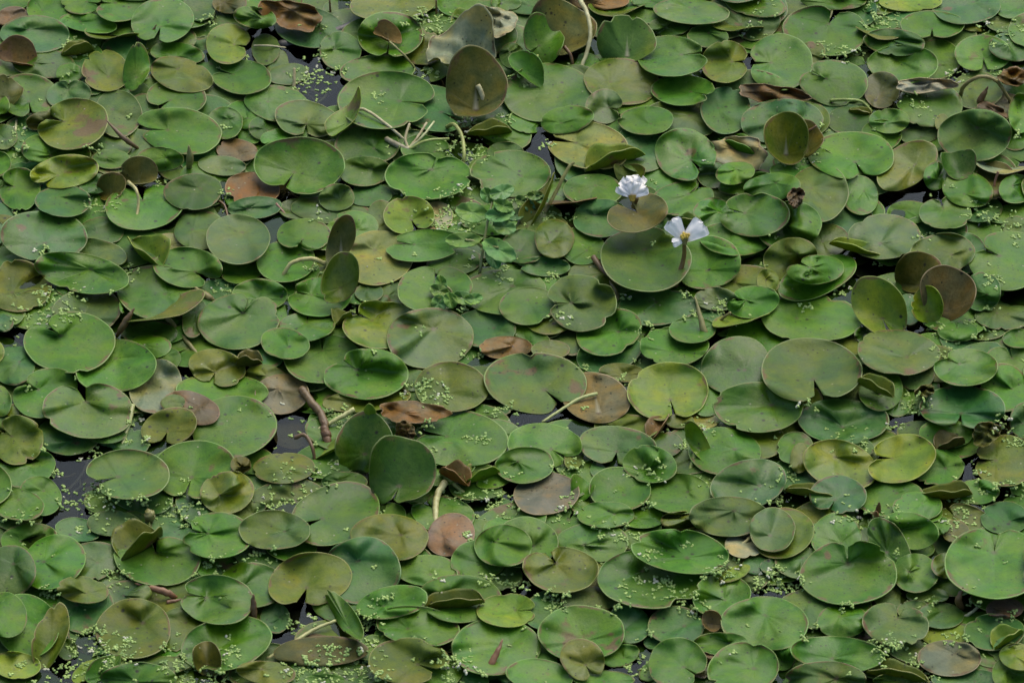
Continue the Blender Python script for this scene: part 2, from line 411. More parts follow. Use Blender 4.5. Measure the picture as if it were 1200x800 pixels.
def leaf_shape(spec, rg, drape=True, update=True, zflat=None):
    """3-D vertices of a leaf seen in the photo: back-projected onto the pond at its own height"""
    cx, cy, rx, ry, rot, notch = spec['cx'], spec['cy'], spec['rx'], spec['ry'], spec['rot'], spec['notch']
    stand = spec.get('up') and spec['up'][1] > 14
    O, P, tn, t, closed = outline(cx, cy, rx, ry, rot, notch, rg, 90 if stand else None, 0.62 if spec.get('under') else 0.3, spec.get('wide'))
    if stand and closed:      # slightly pointed tip and uneven sides
        O = np.array([cx, cy]) + (O - np.array([cx, cy])) * (1 + 0.05 * np.cos(2 * (t - tn)) + 0.03 * np.sin(3 * t + rg.uniform(0, 6)) - 0.06 * np.exp(-((np.cos(t - tn) - 1) / .25) ** 2))[:, None]
    if spec.get('crumple'):
        k = 1 + 0.09 * np.sin(2 * t + rg.uniform(0, 6)) + 0.08 * np.sin(3 * t + rg.uniform(0, 6)) + 0.05 * np.sin(7 * t + rg.uniform(0, 6)) + np.array([rg.uniform(-.035, .035) for _ in t])
        O = np.array([cx, cy]) + (O - np.array([cx, cy])) * k[:, None]
    elif rg.random() < 0.45:        # nibbled margin
        for _ in range(rg.choice([1, 1, 2, 3])):
            t0 = t[rg.randrange(8, SEG - 8)]
            O = P + (O - P) * (1 - rg.uniform(0.04, 0.16) * np.exp(-(np.abs(t - t0) / rg.uniform(.05, .16)) ** 3))[:, None]
    I = leaf_grid(O, P)
    s = np.concatenate([[0], np.repeat(RINGS[1:], SEG)]); th = np.concatenate([[0], np.tile(t, len(RINGS) - 1)])
    Rm = 0.5 * (rx + ry / SE) * PX
    # own curvature
    sc = Rm / 0.03
    hh = rg.uniform(-0.0016, 0.0034) * s ** 2 * sc
    hh += rg.uniform(0.0006, 0.0032) * np.cos(2 * (th - rg.uniform(0, 6.28))) * s ** 2 * sc
    hh += rg.uniform(0.0002, 0.0009) * np.cos(3 * (th - rg.uniform(0, 6.28))) * s ** 3 * sc
    hh += rg.uniform(0.0001, 0.0005) * np.sin(7 * th + rg.uniform(0, 6)) * s ** 5 * sc
    hh += -0.0010 * np.exp(-(s / 0.18) ** 2) * sc                              # dimple at the stalk
    crease = np.abs(np.sin(th - tn)) * s
    hh += rg.choice([0.0, 0.0008, 0.0016, 0.0028]) * crease * np.where(np.cos(th - tn) < 0.25, 1, 0.4) * sc
    rim = rg.uniform(-0.0009, 0.0010)
    hh += rim * np.clip((s - 0.8) / 0.2, 0, 1) ** 2 * sc
    if not closed:
        hh += 0.0009 * np.exp(-((th - t[0]) / 0.35) ** 2) * s
        hh -= 0.0003 * np.exp(-((th - t[-1]) / 0.35) ** 2) * s
        if rg.random() < 0.35:      # one lobe lifts
            hh += rg.uniform(0.002, 0.006) * np.exp(-((th - (t[0] if rg.random() < .5 else t[-1])) / 0.55) ** 2) * s ** 2 * sc
    if spec.get('crumple'):
        ix, iy = (I[:, 0] - cx) / rx, (I[:, 1] - cy) / SE / rx
        q = [rg.uniform(0, 6) for _ in range(10)]
        for w in range(5):
            fr = (1.6, 2.6, 3.7, 5.2, 7.5)[w]; am_ = (0.0030, 0.0024, 0.0015, 0.0010, 0.0007)[w]
            arg = fr * (ix * math.cos(q[w]) + iy * math.sin(q[w])) + q[w + 5] + 0.9 * np.sin(1.7 * ix - 2.1 * iy + q[w])
            hh += am_ * (np.abs(np.sin(arg)) if w < 2 else np.sin(arg))
        hh += 0.004 * s ** 3 * np.maximum(0, np.sin(th + q[0]))
        hh += 0.0028 * np.abs(np.sin(2.3 * ix + 1.3 * iy + q[0])) + 0.002 * np.abs(np.sin(-1.9 * ix + 3.4 * iy + q[1])) + 0.0012 * np.sin(7 * ix + 5 * iy + q[2]) + 0.0012 * np.sin(-6 * ix + 8 * iy + q[3]) + 0.003 * s ** 3 * np.maximum(0, np.sin(th + q[0]))
    up = spec.get('up')
    if up is None and zflat is None and not spec.get('wet') and spec.get('L', 1) >= 3 and rg.random() < 0.5:
        up = (rg.uniform(0, 360), rg.uniform(3, 9))
    if zflat is not None:
        z = zflat + hh
        V = at(I, 0.0); V = at(I, z)
    elif up and up[1] > 14:
        d, ang = up
        # stands on the rim of its lower side
        lo = np.array([cx - math.cos(R(d)) * rx * 0.85, cy - math.sin(R(d)) * ry * 0.95])
        g = at(lo, 0.0)[0]; zA = hs(np.array([g[0]]), np.array([g[1]]))[0] * 0.85 + 0.001
        A = at(lo, zA)[0]; gd = img_up_to_ground(d)
        nrm = np.array([-gd[0] * math.sin(R(ang)), -gd[1] * math.sin(R(ang)), math.cos(R(ang))])
        dr = rays(I)
        tt = ((A - CAM) @ nrm) / (dr @ nrm)
        V = CAM[None] + dr * tt[:, None]
        cup = rg.uniform(0.002, 0.006) * sc
        q1, q2 = rg.uniform(0, 6.28), rg.uniform(0, 6.28)
        bend = rg.uniform(0.005, 0.011) * sc * np.cos(2 * (th - q1)) * s ** 2 + rg.uniform(0.002, 0.005) * sc * np.sin(3 * th + q2) * s ** 3 + rg.uniform(0.003, 0.007) * sc * np.exp(-((np.cos(th - q2) - 1) / 0.35) ** 2) * np.clip((s - .5) / .5, 0, 1) ** 2
        V = V + nrm[None] * (hh * 1.2 + cup * (s ** 2 - 0.6) + bend)[:, None]
        V[:, 2] = np.maximum(V[:, 2], -0.004)
    else:
        z = np.zeros(len(I)) + 0.001
        tilt = np.zeros(len(I))
        if up:
            gd = img_up_to_ground(up[0]); G = at(I, 0)[:, :2]
            tilt = math.tan(R(up[1])) * ((G - G.mean(0)) @ gd); tilt -= tilt.min()
        if spec.get('wet'):
            a = rg.uniform(0, 6.28)
            wetf = -0.0006 + 0.0024 * np.sin(2.2 * s * np.cos(th - a) + rg.uniform(-.6, .6))
        for it in range(3):
            G = at(I, z)
            sup = hsd(G[:, 0], G[:, 1])
            req = sup + 0.0006
            if spec.get('wet'): req = np.where(sup < 0.0005, wetf, req)
            # the plane the leaf would rest on
            A3 = np.stack([np.ones(len(I)), G[:, 0] - G[:, 0].mean(), G[:, 1] - G[:, 1].mean()], 1)
            co, *_ = np.linalg.lstsq(A3, req, rcond=None)
            pl = A3 @ np.array([co[0], co[1] * 0.8, co[2] * 0.8])
            zz = np.maximum(0.35 * pl + 0.65 * req, req)
            zz = smooth_grid(smooth_grid(zz, closed), closed)
            zz = np.maximum(zz, req)
            zz = smooth_grid(zz, closed)
            z = zz + (hh - hh.min() * 0.55) * (0.35 if spec.get('wet') else 1.0) + tilt + spec.get('h', 0) * 0.001
            lack = np.maximum(0, np.where(sup > 0.0006, sup + 0.00045, -0.004 if spec.get('wet') else 0.0004) - z)
            e0 = lack
            for _ in range(4): lack = np.maximum(e0, smooth_grid(lack, closed))
            z = z + lack
        V = at(I, z)
    # write into the height field
    if update and zflat is None and not (up and up[1] > 14):
        K = len(RINGS) - 1
        g = V[1:].reshape(K, SEG, 3)
        g = np.concatenate([np.repeat(V[:1][None], SEG, 1), g], 0)
        for fk in np.linspace(0, 1, 9):
            gg = g[:-1] * (1 - fk) + g[1:] * fk
            nx = np.roll(gg, -1, 1) if closed else np.concatenate([gg[:, 1:], gg[:, -1:]], 1)
            for fj in np.linspace(0, 1, 6):
                q = (gg * (1 - fj) + nx * fj).reshape(-1, 3)
                j, i = gidx(q[:, 0], q[:, 1])
                np.maximum.at(H, (j, i), q[:, 2])
    # leaf coordinates: stalk point at the origin, tip along +u
    G0 = at(I, 0)[:, :2]; p0 = G0[0]
    E = at(np.array([[cx, cy]]) + (np.array([[rx * math.cos(tn), ry * math.sin(tn)]]) @ rot2(rot).T), 0)[0, :2]
    ax = p0 - E; ax = ax / (np.linalg.norm(ax) + 1e-9)
    dlt = (G0 - p0) / Rm
    uv = np.stack([dlt @ ax, dlt @ np.array([-ax[1], ax[0]])], 1)
    return V, uv, closed, I, O

def normals_grid(V, F):
    T = np.array([(f[0], f[1], f[2]) for f in F])
    k = np.cross(V[T[:, 1]] - V[T[:, 0]], V[T[:, 2]] - V[T[:, 0]])
    Q = np.array([(f[0], f[1], f[2], f[-1]) for f in F])
    nn = np.zeros_like(V)
    for c in range(4): np.add.at(nn, Q[:, c], k)
    return nn / (np.linalg.norm(nn, axis=1)[:, None] + 1e-12)

def sheet(V, closed, thick):
    F, mi = FACES[closed]
    Fl = F[:sum(1 for f in F if max(f) < len(V))]
    nn = normals_grid(V, Fl)
    if nn[:, 2].mean() < 0: nn = -nn
    return np.concatenate([V, V - nn * thick]), F, mi

def face_dir(V, F, mi):
    f = F[len(F) // 5]
    a, b, c = V[f[0]], V[f[1]], V[f[2]]
    return np.cross(b - a, c - a)[2]

def vary(c, rg, a=0.10):
    k = 1 + rg.uniform(-a, a)
    return tuple(max(0.003, x * k * (1 + rg.uniform(-a * .7, a * .7))) for x in c)

def build_leaf(name, spec, V, uv, closed, rg, parent=None):
    thick = 0.0005
    V2, F, mi = sheet(V, closed, thick)
    if face_dir(V2, F, mi) < 0: F = [tuple(reversed(f)) for f in F]
    col = vary(COL[spec['col']], rg)
    params = (rg.random(), 0.5 if spec.get('blem') else -1.0 if spec['col'] in 'WDY' else max(0.0, rg.uniform(-0.9, 0.35)), 1.0 if spec.get('mid') else rg.choice([0, 0, .15, .3]))
    org = V.mean(0)
    mats = [M_TOP, M_UND, M_RIM]
    if spec.get('under'): mats = [M_UND, M_TOP, M_RIM]
    me = make_mesh(name, V2, F, mi, col, params, np.concatenate([uv, uv]), org, ring=RING_S)
    o = link(name, me, mats, parent); o.location = org
    return o

# tubes ---------------------------------------------------------------
def catmull(P, k=8):
    P = np.asarray(P, float)
    if len(P) == 2:
        m = (P[0] + P[1]) / 2 + np.array([0, 0, np.linalg.norm(P[1] - P[0]) * 0.04]); P = np.array([P[0], m, P[1]])
    Q = np.vstack([2 * P[0] - P[1], P, 2 * P[-1] - P[-2]])
    out = []
    for i in range(1, len(Q) - 2):
        for u in np.linspace(0, 1, k, endpoint=False):
            p0, p1, p2, p3 = Q[i - 1], Q[i], Q[i + 1], Q[i + 2]
            out.append(0.5 * (2 * p1 + (p2 - p0) * u + (2 * p0 - 5 * p1 + 4 * p2 - p3) * u * u + (3 * p1 - p0 - 3 * p2 + p3) * u ** 3))
    out.append(Q[-2]); return np.array(out)

def tube(path, rad, ns=10, rg=None, spiral=0.0):
    n = len(path); V = []; F = []
    t = np.gradient(path, axis=0); t /= np.linalg.norm(t, axis=1)[:, None] + 1e-9
    ref = np.array([0.0, 0.0, 1.0]) if abs(t[0][2]) < 0.9 else np.array([1.0, 0, 0])
    a = np.cross(t[0], ref); a /= np.linalg.norm(a)
    for i in range(n):
        a = a - t[i] * (a @ t[i]); a /= np.linalg.norm(a) + 1e-9
        b = np.cross(t[i], a)
        for j in range(ns):
            th = 2 * math.pi * j / ns
            r = rad[i] * (1 + spiral * (j / ns - 0.5)) * (1 + (rg.uniform(-.05, .05) if rg else 0))
            V.append(path[i] + a * r * math.cos(th) + b * r * math.sin(th))
    for i in range(n - 1):
        for j in range(ns):
            F.append((i * ns + j, i * ns + (j + 1) % ns, (i + 1) * ns + (j + 1) % ns, (i + 1) * ns + j))
    V.append(path[0]); V.append(path[-1])
    for j in range(ns):
        F.append((n * ns, (j + 1) % ns, j)); F.append((n * ns + 1, (n - 1) * ns + j, (n - 1) * ns + (j + 1) % ns))
    return np.array(V), F

def build_tube(name, pts, r, colkey, kind, rg, parent=None):
    """pts: photo x, photo y, height in mm; r: radius in photo pixels"""
    P = np.array([at((x, y), h * 0.001)[0] for x, y, h in pts])
    path = catmull(P); n = len(path)
    u = np.linspace(0, 1, n)
    wig = np.array([[rg.uniform(-1, 1) for _ in range(3)] for _ in range(n)]) * r * PX * 0.12
    path = path + wig
    if kind == 'R': rad = r * PX * (0.45 + 0.75 * np.sin(np.clip(u * 1.15, 0, 1) * math.pi) ** 0.8) * np.where(u > 0.93, (1 - u) / 0.07 * 0.85 + 0.15, 1)
    elif kind == 'X': rad = r * PX * (0.95 + 0.05 * np.sin(u * 17)) * np.where(u > 0.9, 0.7, 1)
    else: rad = r * PX * (1.12 - 0.3 * u)
    V, F = tube(path, rad, 10, rg, 0.45 if kind == 'R' else 0.0)
    org = V.mean(0)
    me = make_mesh(name, V, F, None, vary(SCOL[colkey], rg), None, None, org)
    o = link(name, me, [M_STALK], None); o.location = org
    if parent:
        o.parent = parent; o.matrix_parent_inverse.identity()
        o.location = Vector(org) - parent.location
    return o
CATALOG = """
@0 0
50 5 110 48 -12 - g 1
55 78 78 46 -12 - p 2 | faded brownish-pink leaf lying under the green leaves at the top left corner
225 40 102 72 0 - g 2
380 5 94 62 0 10 g 4
580 15 130 86 -8 180 g 4
415 108 136 44 9 - v 3
762 95 146 106 -6 108 g 4
165 160 166 86 0 - b 3
365 215 80 42 -10 - o 6 f
520 172 136 18 4 - o 5 E
85 257 106 56 18 - O 6 u20 s | orange-brown upturned leaf at the left edge near the top
205 295 145 74 5 - d 2
495 332 112 98 12 - o 4 B
640 328 66 108 16 - v 5 u30
830 250 128 52 8 - v 2
850 350 148 80 13 - o 5
1068 205 102 96 0 10 y 5 | yellow-green leaf folded over at its notch, beside dark stalks, upper left
1195 82 102 52 10 - v 5
1078 15 80 50 0 - n 4
930 30 78 68 0 - d 1
130 445 138 104 0 80 g 3
325 345 64 50 0 - v 3
322 443 104 68 -8 -90 b 5
42 432 70 68 20 - n 6 u25
S 45,490,4 70,530,3 95,570,0 1.3 n
345 582 170 114 -14 195 o 5 B
200 566 78 44 -10 - n 4
555 532 112 110 20 - e 3
830 452 138 86 0 150 g 2
670 510 74 74 0 - e 1
845 612 202 106 10 182 g 4
1055 575 82 76 0 - g 3
1135 360 140 80 5 195 g 4
1150 535 96 70 0 - v 2
1175 630 64 44 0 - v 1
262 708 166 84 5 - g 4
305 803 162 76 -8 150 y 5
520 682 100 62 0 - e 1 w
520 745 90 46 0 - g 2
748 746 110 58 0 - v 4
1110 705 100 52 5 - p 1
1040 775 110 48 5 - e 1 w
-20 768 72 62 0 - v 3
20 640 60 60 0 - e 1
R 660,705,2 580,650,16 495,560,24 3.4 n | brown spike of a rolled dead leaf poking up at upper left
R 885,800,1 888,740,18 886,680,30 5.2 o | short olive rolled leaf stub standing at upper left
R 690,200,1 735,115,16 2.6 n | thin brown stub against the round green leaf at upper left
T 78,562,4 70,640,3 58,720,0 1.8 W
@300 0
165 70 140 70 10 - O 1 c | crumpled orange-brown rotting leaf in the water near the top edge
45 232 68 72 0 - d 2
100 292 54 62 0 - e 1
150 348 98 50 -5 - e 1
395 238 98 90 0 - g 2
628 160 152 108 0 98 v 4
618 160 76 42 24 - O 7 u25 s | small orange-olive curled leaf on its own stalk above a bright green leaf
S 625,195,22 700,265,14 755,335,1 1.7 o
650 15 205 82 -6 - o 3
510 0 70 22 0 - Y 2
570 330 178 72 -4 - g 2
606 467 232 132 -4 6 g 4
428 546 132 46 -53 - y 6 U-20:30
S 465,510,10 520,520,16 620,590,16 700,660,8 2.6 W
236 556 150 86 8 92 e 5
100 486 152 86 8 - g 3
35 600 70 56 0 - d 2
110 640 90 40 -8 - v 2
205 772 212 132 0 125 g 4
520 676 148 98 0 - d 2
510 802 126 70 0 - g 3
805 826 202 108 0 -62 g 3
775 220 98 88 0 - o 1
965 262 156 122 10 - W 3 c u15 | pale withered crumpled leaf behind the big olive upturned leaf, upper middle
1030 412 152 162 32 - U 5 u38 s M | big olive upturned leaf showing its underside and pale midrib, upper middle
S 1040,400,22 1062,450,14 1068,520,2 4 W
1120 100 96 74 0 - W 3 c
S 1190,145,8 1140,165,5 1095,192,2 2.2 W
995 68 80 46 -20 - y 6 f
985 10 138 76 0 - g 3
1172 12 72 38 0 - g 4
1095 592 108 44 -4 - o 6 f
1170 712 84 48 0 - d 1
1192 812 192 108 0 - g 3
T 895,595,6 930,585,14 965,640,12 975,720,8 970,780,0 3.2 y
T 715,700,9 700,650,14 720,580,20 2.5 W | leftmost of the three short pale stalks radiating from one crown, upper middle
T 715,700,9 760,640,15 800,575,20 2.2 W | middle one of the three short pale stalks radiating from one crown, upper middle
T 715,700,9 780,640,16 835,570,19 2 W | rightmost of the three short pale stalks radiating from one crown, upper middle
T 715,700,9 800,660,14 905,650,12 2.4 y
T 715,705,8 660,680,11 610,650,10 5 e
T 178,410,0 180,320,12 2.6 W
T 350,75,0 345,0,15 1.8 n
T 845,80,0 845,0,15 1.8 n
T -10,215,4 60,215,5 140,225,2 1.6 W
X 110,215,-2 240,190,-1 380,150,0 480,105,1 9 k | dark sunken stick lying just under the water near the top
@600 0
235 138 168 132 0 - U 3 u35 s
150 192 95 114 -10 140 v 6 u32 | upright bright green leaf notched near its stalk, top middle
S 120,260,8 110,310,4 2 y
70 318 104 56 42 - v 6 u30
170 436 214 140 0 - g 2
258 560 128 64 -10 - v 5
T 320,5,22 350,60,26 368,150,20 350,250,9 315,335,0 3.6 W | long thick pale stalk arching down to the water, top middle
T 245,220,14 275,260,10 285,320,0 2.8 n
490 52 142 34 -2 - o 5 E
410 10 140 36 0 - O 2
540 190 148 108 0 - e 3 u30 s M
745 263 166 96 4 -6 v 6
515 382 176 110 5 - o 2
798 422 146 72 0 12 v 4
430 498 88 80 0 15 e 4
628 564 134 66 0 - g 4
790 556 182 86 5 - e 2
358 680 194 112 10 190 Y 3
480 714 152 62 -16 - y 6 f
810 722 142 122 15 45 v 5
620 715 126 92 0 - b 2
1040 720 150 88 0 - W 1 c
1058 670 112 46 24 - g 6 f
1002 516 116 112 5 - b 3
1265 570 196 106 0 - b 5
1220 440 156 44 8 - p 4 c
998 290 112 98 -5 0 o 5
918 170 98 54 5 - d 4
1050 128 132 34 8 - o 6 E
840 54 178 60 5 - g 5
655 8 98 28 0 - g 3
1140 20 140 60 10 -40 g 5
1260 292 154 130 0 178 g 4
740 122 96 46 0 - d 1
100 10 150 64 0 - b 1
0 260 60 60 0 - d 1
300 100 0 0 0 - g 0
300 400 120 100 0 - d 1
@900 0
268 144 202 114 6 -62 g 2
310 5 152 42 0 - g 3
440 50 70 76 0 - b 1
670 10 148 44 0 - y 5
770 115 150 66 0 92 g 3
925 26 156 90 0 -22 b 4
1148 32 86 56 0 - g 3
1140 112 116 40 0 - e 1
1140 222 104 68 10 - b 6
1006 250 134 86 0 82 v 3
525 161 122 34 6 - o 6 E
594 198 144 64 5 - d 5
634 300 166 90 0 - v 4
792 278 114 94 0 - g 2
534 420 88 84 -25 - n 4
312 388 158 108 8 205 g 5
202 245 66 52 0 - o 2
758 490 156 106 0 - g 3
735 400 138 34 0 - W 4 c
980 424 118 90 0 - e 2
T 900,460,2 915,410,16 960,372,26 1020,360,28 1075,385,22 1115,440,10 1145,492,0 3.2 o | olive stalk arching like a hoop over the water at upper right
R 975,505,1 1000,460,10 1032,405,20 5 n | brown pointed stub under the arching stalk at upper right
1050 525 90 34 20 - p 2 c
1112 490 78 52 -10 - R 1
1150 360 74 42 5 - O 3 c
970 634 176 122 0 - e 6 u10
1185 530 58 92 0 - v 5
1160 625 78 82 0 - v 3
85 650 106 126 -28 - o 6 u50 s M | upright olive leaf with black-spotted rim and pale midrib, upper right
T 72,772,1 110,690,12 165,630,20 230,590,26 2.4 n
185 655 76 82 0 - n 5 u35 s
200 560 90 80 0 - o 3
380 565 104 66 0 - d 2 w
T 290,472,6 370,468,9 440,478,6 488,525,0 2.6 y
432 514 56 22 10 - o 5 f
568 566 94 60 0 - g 5
532 632 96 72 0 - g 4
392 726 204 110 0 62 v 5
650 775 158 98 -32 - o 3
710 632 92 42 -5 - e 2
690 580 84 46 0 - b 1
815 575 32 42 0 - Y 5
890 778 86 68 5 - d 7 u20
1065 845 98 88 0 - n 4
1120 790 152 34 4 - W 7 E
S 1080,805,18 1062,860,10 1060,940,0 2 p
340 350 100 60 0 - d 1
1010 560 80 50 0 - e 1
@0 200
92 85 96 102 0 200 g 3
298 142 132 74 0 - b 4
440 60 72 48 0 - d 2
190 184 132 58 0 - b 2
205 304 206 118 0 82 b 3
-12 290 34 54 0 - b 2
675 170 186 106 -5 260 v 3
520 78 78 60 -30 - n 6 u45 s
650 12 98 66 -10 - U 6 u40 s
S 600,52,16 640,95,18 648,170,9 625,270,1 2.6 Y
905 98 134 88 -5 - d 3
1180 85 128 78 6 - O 1 | orange-brown sunken leaf half under water, upper left
1195 172 128 52 -5 - b 2
938 278 122 92 0 - e 2
1115 320 150 118 0 - e 5
880 452 160 94 4 32 g 5
680 348 100 62 40 - y 6 f | cupped yellow-green leaf folded like a boat, left of centre
480 280 104 62 5 - e 1 w
795 335 78 42 0 - Y 1
402 384 200 72 8 - e 2
382 478 228 90 10 - g 5 M
86 540 152 124 -3 - o 3 w
402 662 172 108 -10 - e 2 M
724 566 174 126 5 - g 4
768 662 188 24 -24 - o 4 E
R 548,778,1 590,710,14 630,642,24 5 n | brown rolled leaf spike between two heart-shaped leaves, left side
15 713 48 42 0 - b 3
700 765 132 62 0 - d 2
912 690 58 94 12 - d 3
T 775,680,8 830,745,5 930,865,0 4 o
1120 705 192 132 -5 -62 g 5
1130 470 104 58 0 - g 3
1215 582 132 76 0 - g 4
R 1005,610,2 960,585,5 910,545,8 5 o
580 632 22 36 0 - v 3
600 300 60 60 0 - k 0
330 560 70 30 10 - d 1
@300 200
378 125 82 66 0 - e 4
350 185 192 62 5 - e 2
532 112 104 56 0 - b 2
200 178 96 50 0 - e 1 w
226 298 130 74 0 112 g 4
452 260 124 72 0 - v 3
398 325 62 122 22 - U 6 u55 s M | tall brown-olive folded leaf standing upright, left of centre
S 325,435,8 250,412,16 160,440,14 110,530,0 3.6 Y
395 510 84 128 22 - o 6 u45
140 424 138 98 -3 - v 3
220 470 80 60 0 - g 2
302 590 146 94 -4 190 v 5
235 730 138 68 -5 -80 g 3
135 808 114 74 10 - v 5
414 671 46 46 -20 - o 6 f
572 408 168 128 -8 - Y 3 B | yellowing floating leaf with brown blotches on its lower edge, left of centre
600 222 68 92 -30 - e 2
715 206 120 88 -5 62 y 5
850 212 72 68 0 - W 1
790 350 178 76 -6 185 v 5
930 428 128 66 -6 - v 3
835 552 180 106 -6 -82 v 4
630 568 104 66 0 - e 1 w
530 570 68 44 0 - e 2
816 784 202 146 0 - e 5
588 722 178 112 0 205 y 3
1160 566 204 106 -5 - g 3
1068 738 152 88 0 - b 2
1090 230 134 74 0 - g 1
T -200,130,3 -150,160,2 -130,225,0 2 n
T 95,155,3 130,195,2 160,228,0 1.8 R
@600 200
55 354 102 84 0 - d 4
198 318 96 90 -10 - o 4
135 150 150 30 -58 - o 5 U-20:35
T 150,200,1 200,110,12 260,-5,26 290,-40,30 3 o
380 92 140 78 0 - v 3
280 147 118 22 -9 - O 6 E
420 222 134 90 0 - b 3
330 352 104 90 0 - v 2
590 198 144 88 -10 -138 n 7 h18 q | raised brownish heart-shaped leaf just under the double white flower
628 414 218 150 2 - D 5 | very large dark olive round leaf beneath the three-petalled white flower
798 130 144 82 -8 -35 v 3
825 225 66 36 12 - o 5 f
728 262 76 56 0 - d 3
945 200 96 74 0 - v 3
990 110 60 60 0 - d 2
1138 206 162 104 0 190 g 5
1040 320 164 78 6 - v 4
916 430 160 124 -6 - v 3
1130 408 96 40 0 - k 0
1090 515 152 76 0 - o 2
960 602 106 54 6 - e 3
1130 614 122 76 -6 192 v 6
1072 704 134 26 -13 - y 5 E
T 960,720,0 990,690,6 1025,665,12 2.4 o
150 447 120 48 4 - b 3
74 632 136 88 -8 - g 4
328 618 164 132 5 178 e 5
184 696 118 70 -6 - o 3
430 500 168 76 5 - e 1 w
X 380,405,10 440,480,7 515,535,4 5 n | brown rolled-up leaf margin on the rim of the dark round leaf
T 450,515,4 490,570,5 495,635,0 3.2 o
680 640 192 84 -4 - b 2
455 755 156 108 -18 - v 3
845 745 112 60 0 - g 4
760 820 164 92 0 - v 3
R 912,790,1 895,740,8 855,585,24 4.6 o | tightly rolled olive young leaf standing beside the large dark olive leaf
1045 10 92 54 -10 - v 4
945 20 80 60 0 - e 2
1110 60 142 50 -8 - v 3
550 15 78 46 10 - o 4 u20
620 120 60 50 0 - d 1
1000 780 180 90 0 - k 0
1090 760 90 60 0 - p 0
@900 200
240 104 140 134 0 - e 3
20 78 132 68 -6 - v 4
130 125 36 52 20 - p 5 c
345 30 82 72 0 - b 2
432 116 86 92 -20 - g 2
785 25 56 68 0 - v 4
936 88 120 84 14 - v 6
1165 85 84 68 0 - v 4
660 196 106 56 0 - g 1 w
832 198 122 76 0 -112 g 4
745 276 58 32 0 - Y 0
544 308 168 108 -5 - e 3
420 348 134 36 14 - y 6 f
282 325 98 78 -5 - e 2
100 258 154 114 -10 - v 4
105 412 126 100 -18 - o 4
225 464 134 68 -5 202 v 6
228 500 196 88 -22 - v 5
0 520 52 60 0 - y 5
206 690 234 114 0 - g 3
816 388 160 92 -5 - e 4
920 386 102 98 0 - b 2
1130 420 178 142 0 205 g 3
1045 430 62 64 0 - e 1
705 478 120 92 -18 - N 6 u48 s | dark brown-olive upright leaf behind the larger brown one, right side
838 576 136 128 8 - B 7 u48 s | large greyish-brown upright leaf showing its back, right side
1002 566 92 90 0 - b 3
746 632 76 88 -8 - y 8 u54
658 650 60 76 0 - b 4
520 645 160 112 52 68 y 7 u40 | big yellow-green leaf standing tilted with its notch at the foot, right side
484 768 80 50 0 - d 3
610 850 198 106 4 - e 4
889 752 94 50 0 -100 v 4
1105 680 136 66 0 - e 2 w
1180 785 80 46 0 - g 2
1065 250 52 36 0 - O 0
1160 260 60 50 0 - e 1
1160 560 90 60 0 - k 0
500 460 110 50 0 - k 0
600 230 120 50 0 - k 0
@0 400
330 5 214 142 0 215 g 5
542 116 192 122 -8 - v 4
700 25 104 56 0 - v 2
64 108 102 98 0 - b 3 w
150 160 66 48 0 - g 1
214 240 158 108 -24 205 v 3
415 322 214 132 3 -108 g 5
315 443 146 88 6 - b 2
505 432 92 46 -5 - d 2
6 280 46 72 0 - g 4
58 328 44 24 0 - o 2
85 462 118 116 0 212 o 5
115 590 150 90 -10 - g 3 w
188 722 106 88 20 - v 3
80 762 126 76 10 - v 4
604 620 192 118 3 165 e 5
910 596 188 138 -8 108 g 4
1065 706 130 98 -10 - o 5
794 396 134 84 -14 112 o 5
1096 400 200 146 -5 - g 3
1042 232 218 82 3 - v 2
1018 121 136 84 8 112 o 5
1172 66 64 50 0 - n 6 f
900 310 136 74 20 - p 4
810 285 60 36 -10 - e 4
730 210 130 120 -40 - E 1
840 120 80 80 0 - N 0
T 620,300,6 605,380,4 565,502,0 3.6 Y
1128 576 48 40 0 - n 4
530 850 126 60 0 - e 3
T 320,700,-3 380,630,-2 420,540,-1 2.6 k
T 330,715,-3 400,675,-2 480,650,-2 2.6 k
@300 400
308 78 186 116 0 -88 g 2
520 153 194 120 0 205 v 5
520 272 208 54 -6 - o 4
120 245 128 94 0 - R 1 | brownish-grey sodden leaf lying flat on the water, lower left of centre
190 435 114 70 0 - p 0
R 340,495,1 325,430,6 312,370,14 6.5 n
X 215,225,10 255,280,8 305,340,5 330,420,3 7 n | thick dark brown broken stalk, lower left of centre
T 460,318,9 370,370,5 278,420,0 3.6 Y
130 592 148 72 -4 - o 3 w
T 180,450,10 230,440,12 265,500,8 275,560,0 3 n
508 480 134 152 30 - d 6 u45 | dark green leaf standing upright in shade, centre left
430 440 196 30 -42 - y 6 U-20:40
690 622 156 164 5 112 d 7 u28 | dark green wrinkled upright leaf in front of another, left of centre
740 330 172 50 0 - O 5 c | orange-brown dried leaf curling below two green leaves, centre
695 430 50 56 20 - p 6 c
916 212 172 120 5 - o 4 u10 M
960 456 218 136 4 190 g 3
930 606 72 48 24 - O 6 f
1062 602 82 44 -18 - y 6 f
1110 652 78 36 -8 - v 3
375 806 220 138 -16 160 V 4
415 655 110 46 0 - d 2
T 885,660,8 850,720,5 840,810,3 846,890,0 5 Y
T 870,620,6 930,670,4 990,722,0 3.4 y
740 180 64 52 0 - e 2
1170 28 124 54 0 - O 2
620 340 60 60 0 - k 0
800 760 90 60 0 - e 0
1080 720 110 50 0 - e 0
@600 400
108 190 238 143 5 40 e 5
182 36 92 42 0 - o 2
455 55 154 88 -12 - b 2
392 262 162 118 15 - R 4 M s | greyish-brown overturned leaf with a pale stalk, middle of the pond
S 400,244,6 320,266,6 230,320,4 140,380,1 2.6 Y
520 145 112 44 5 - o 2
732 231 188 138 -3 76 y 6
520 322 124 50 -12 - g 2
535 402 152 62 0 - o 2
690 398 66 24 -55 - O 5 f
788 372 66 34 0 - o 3
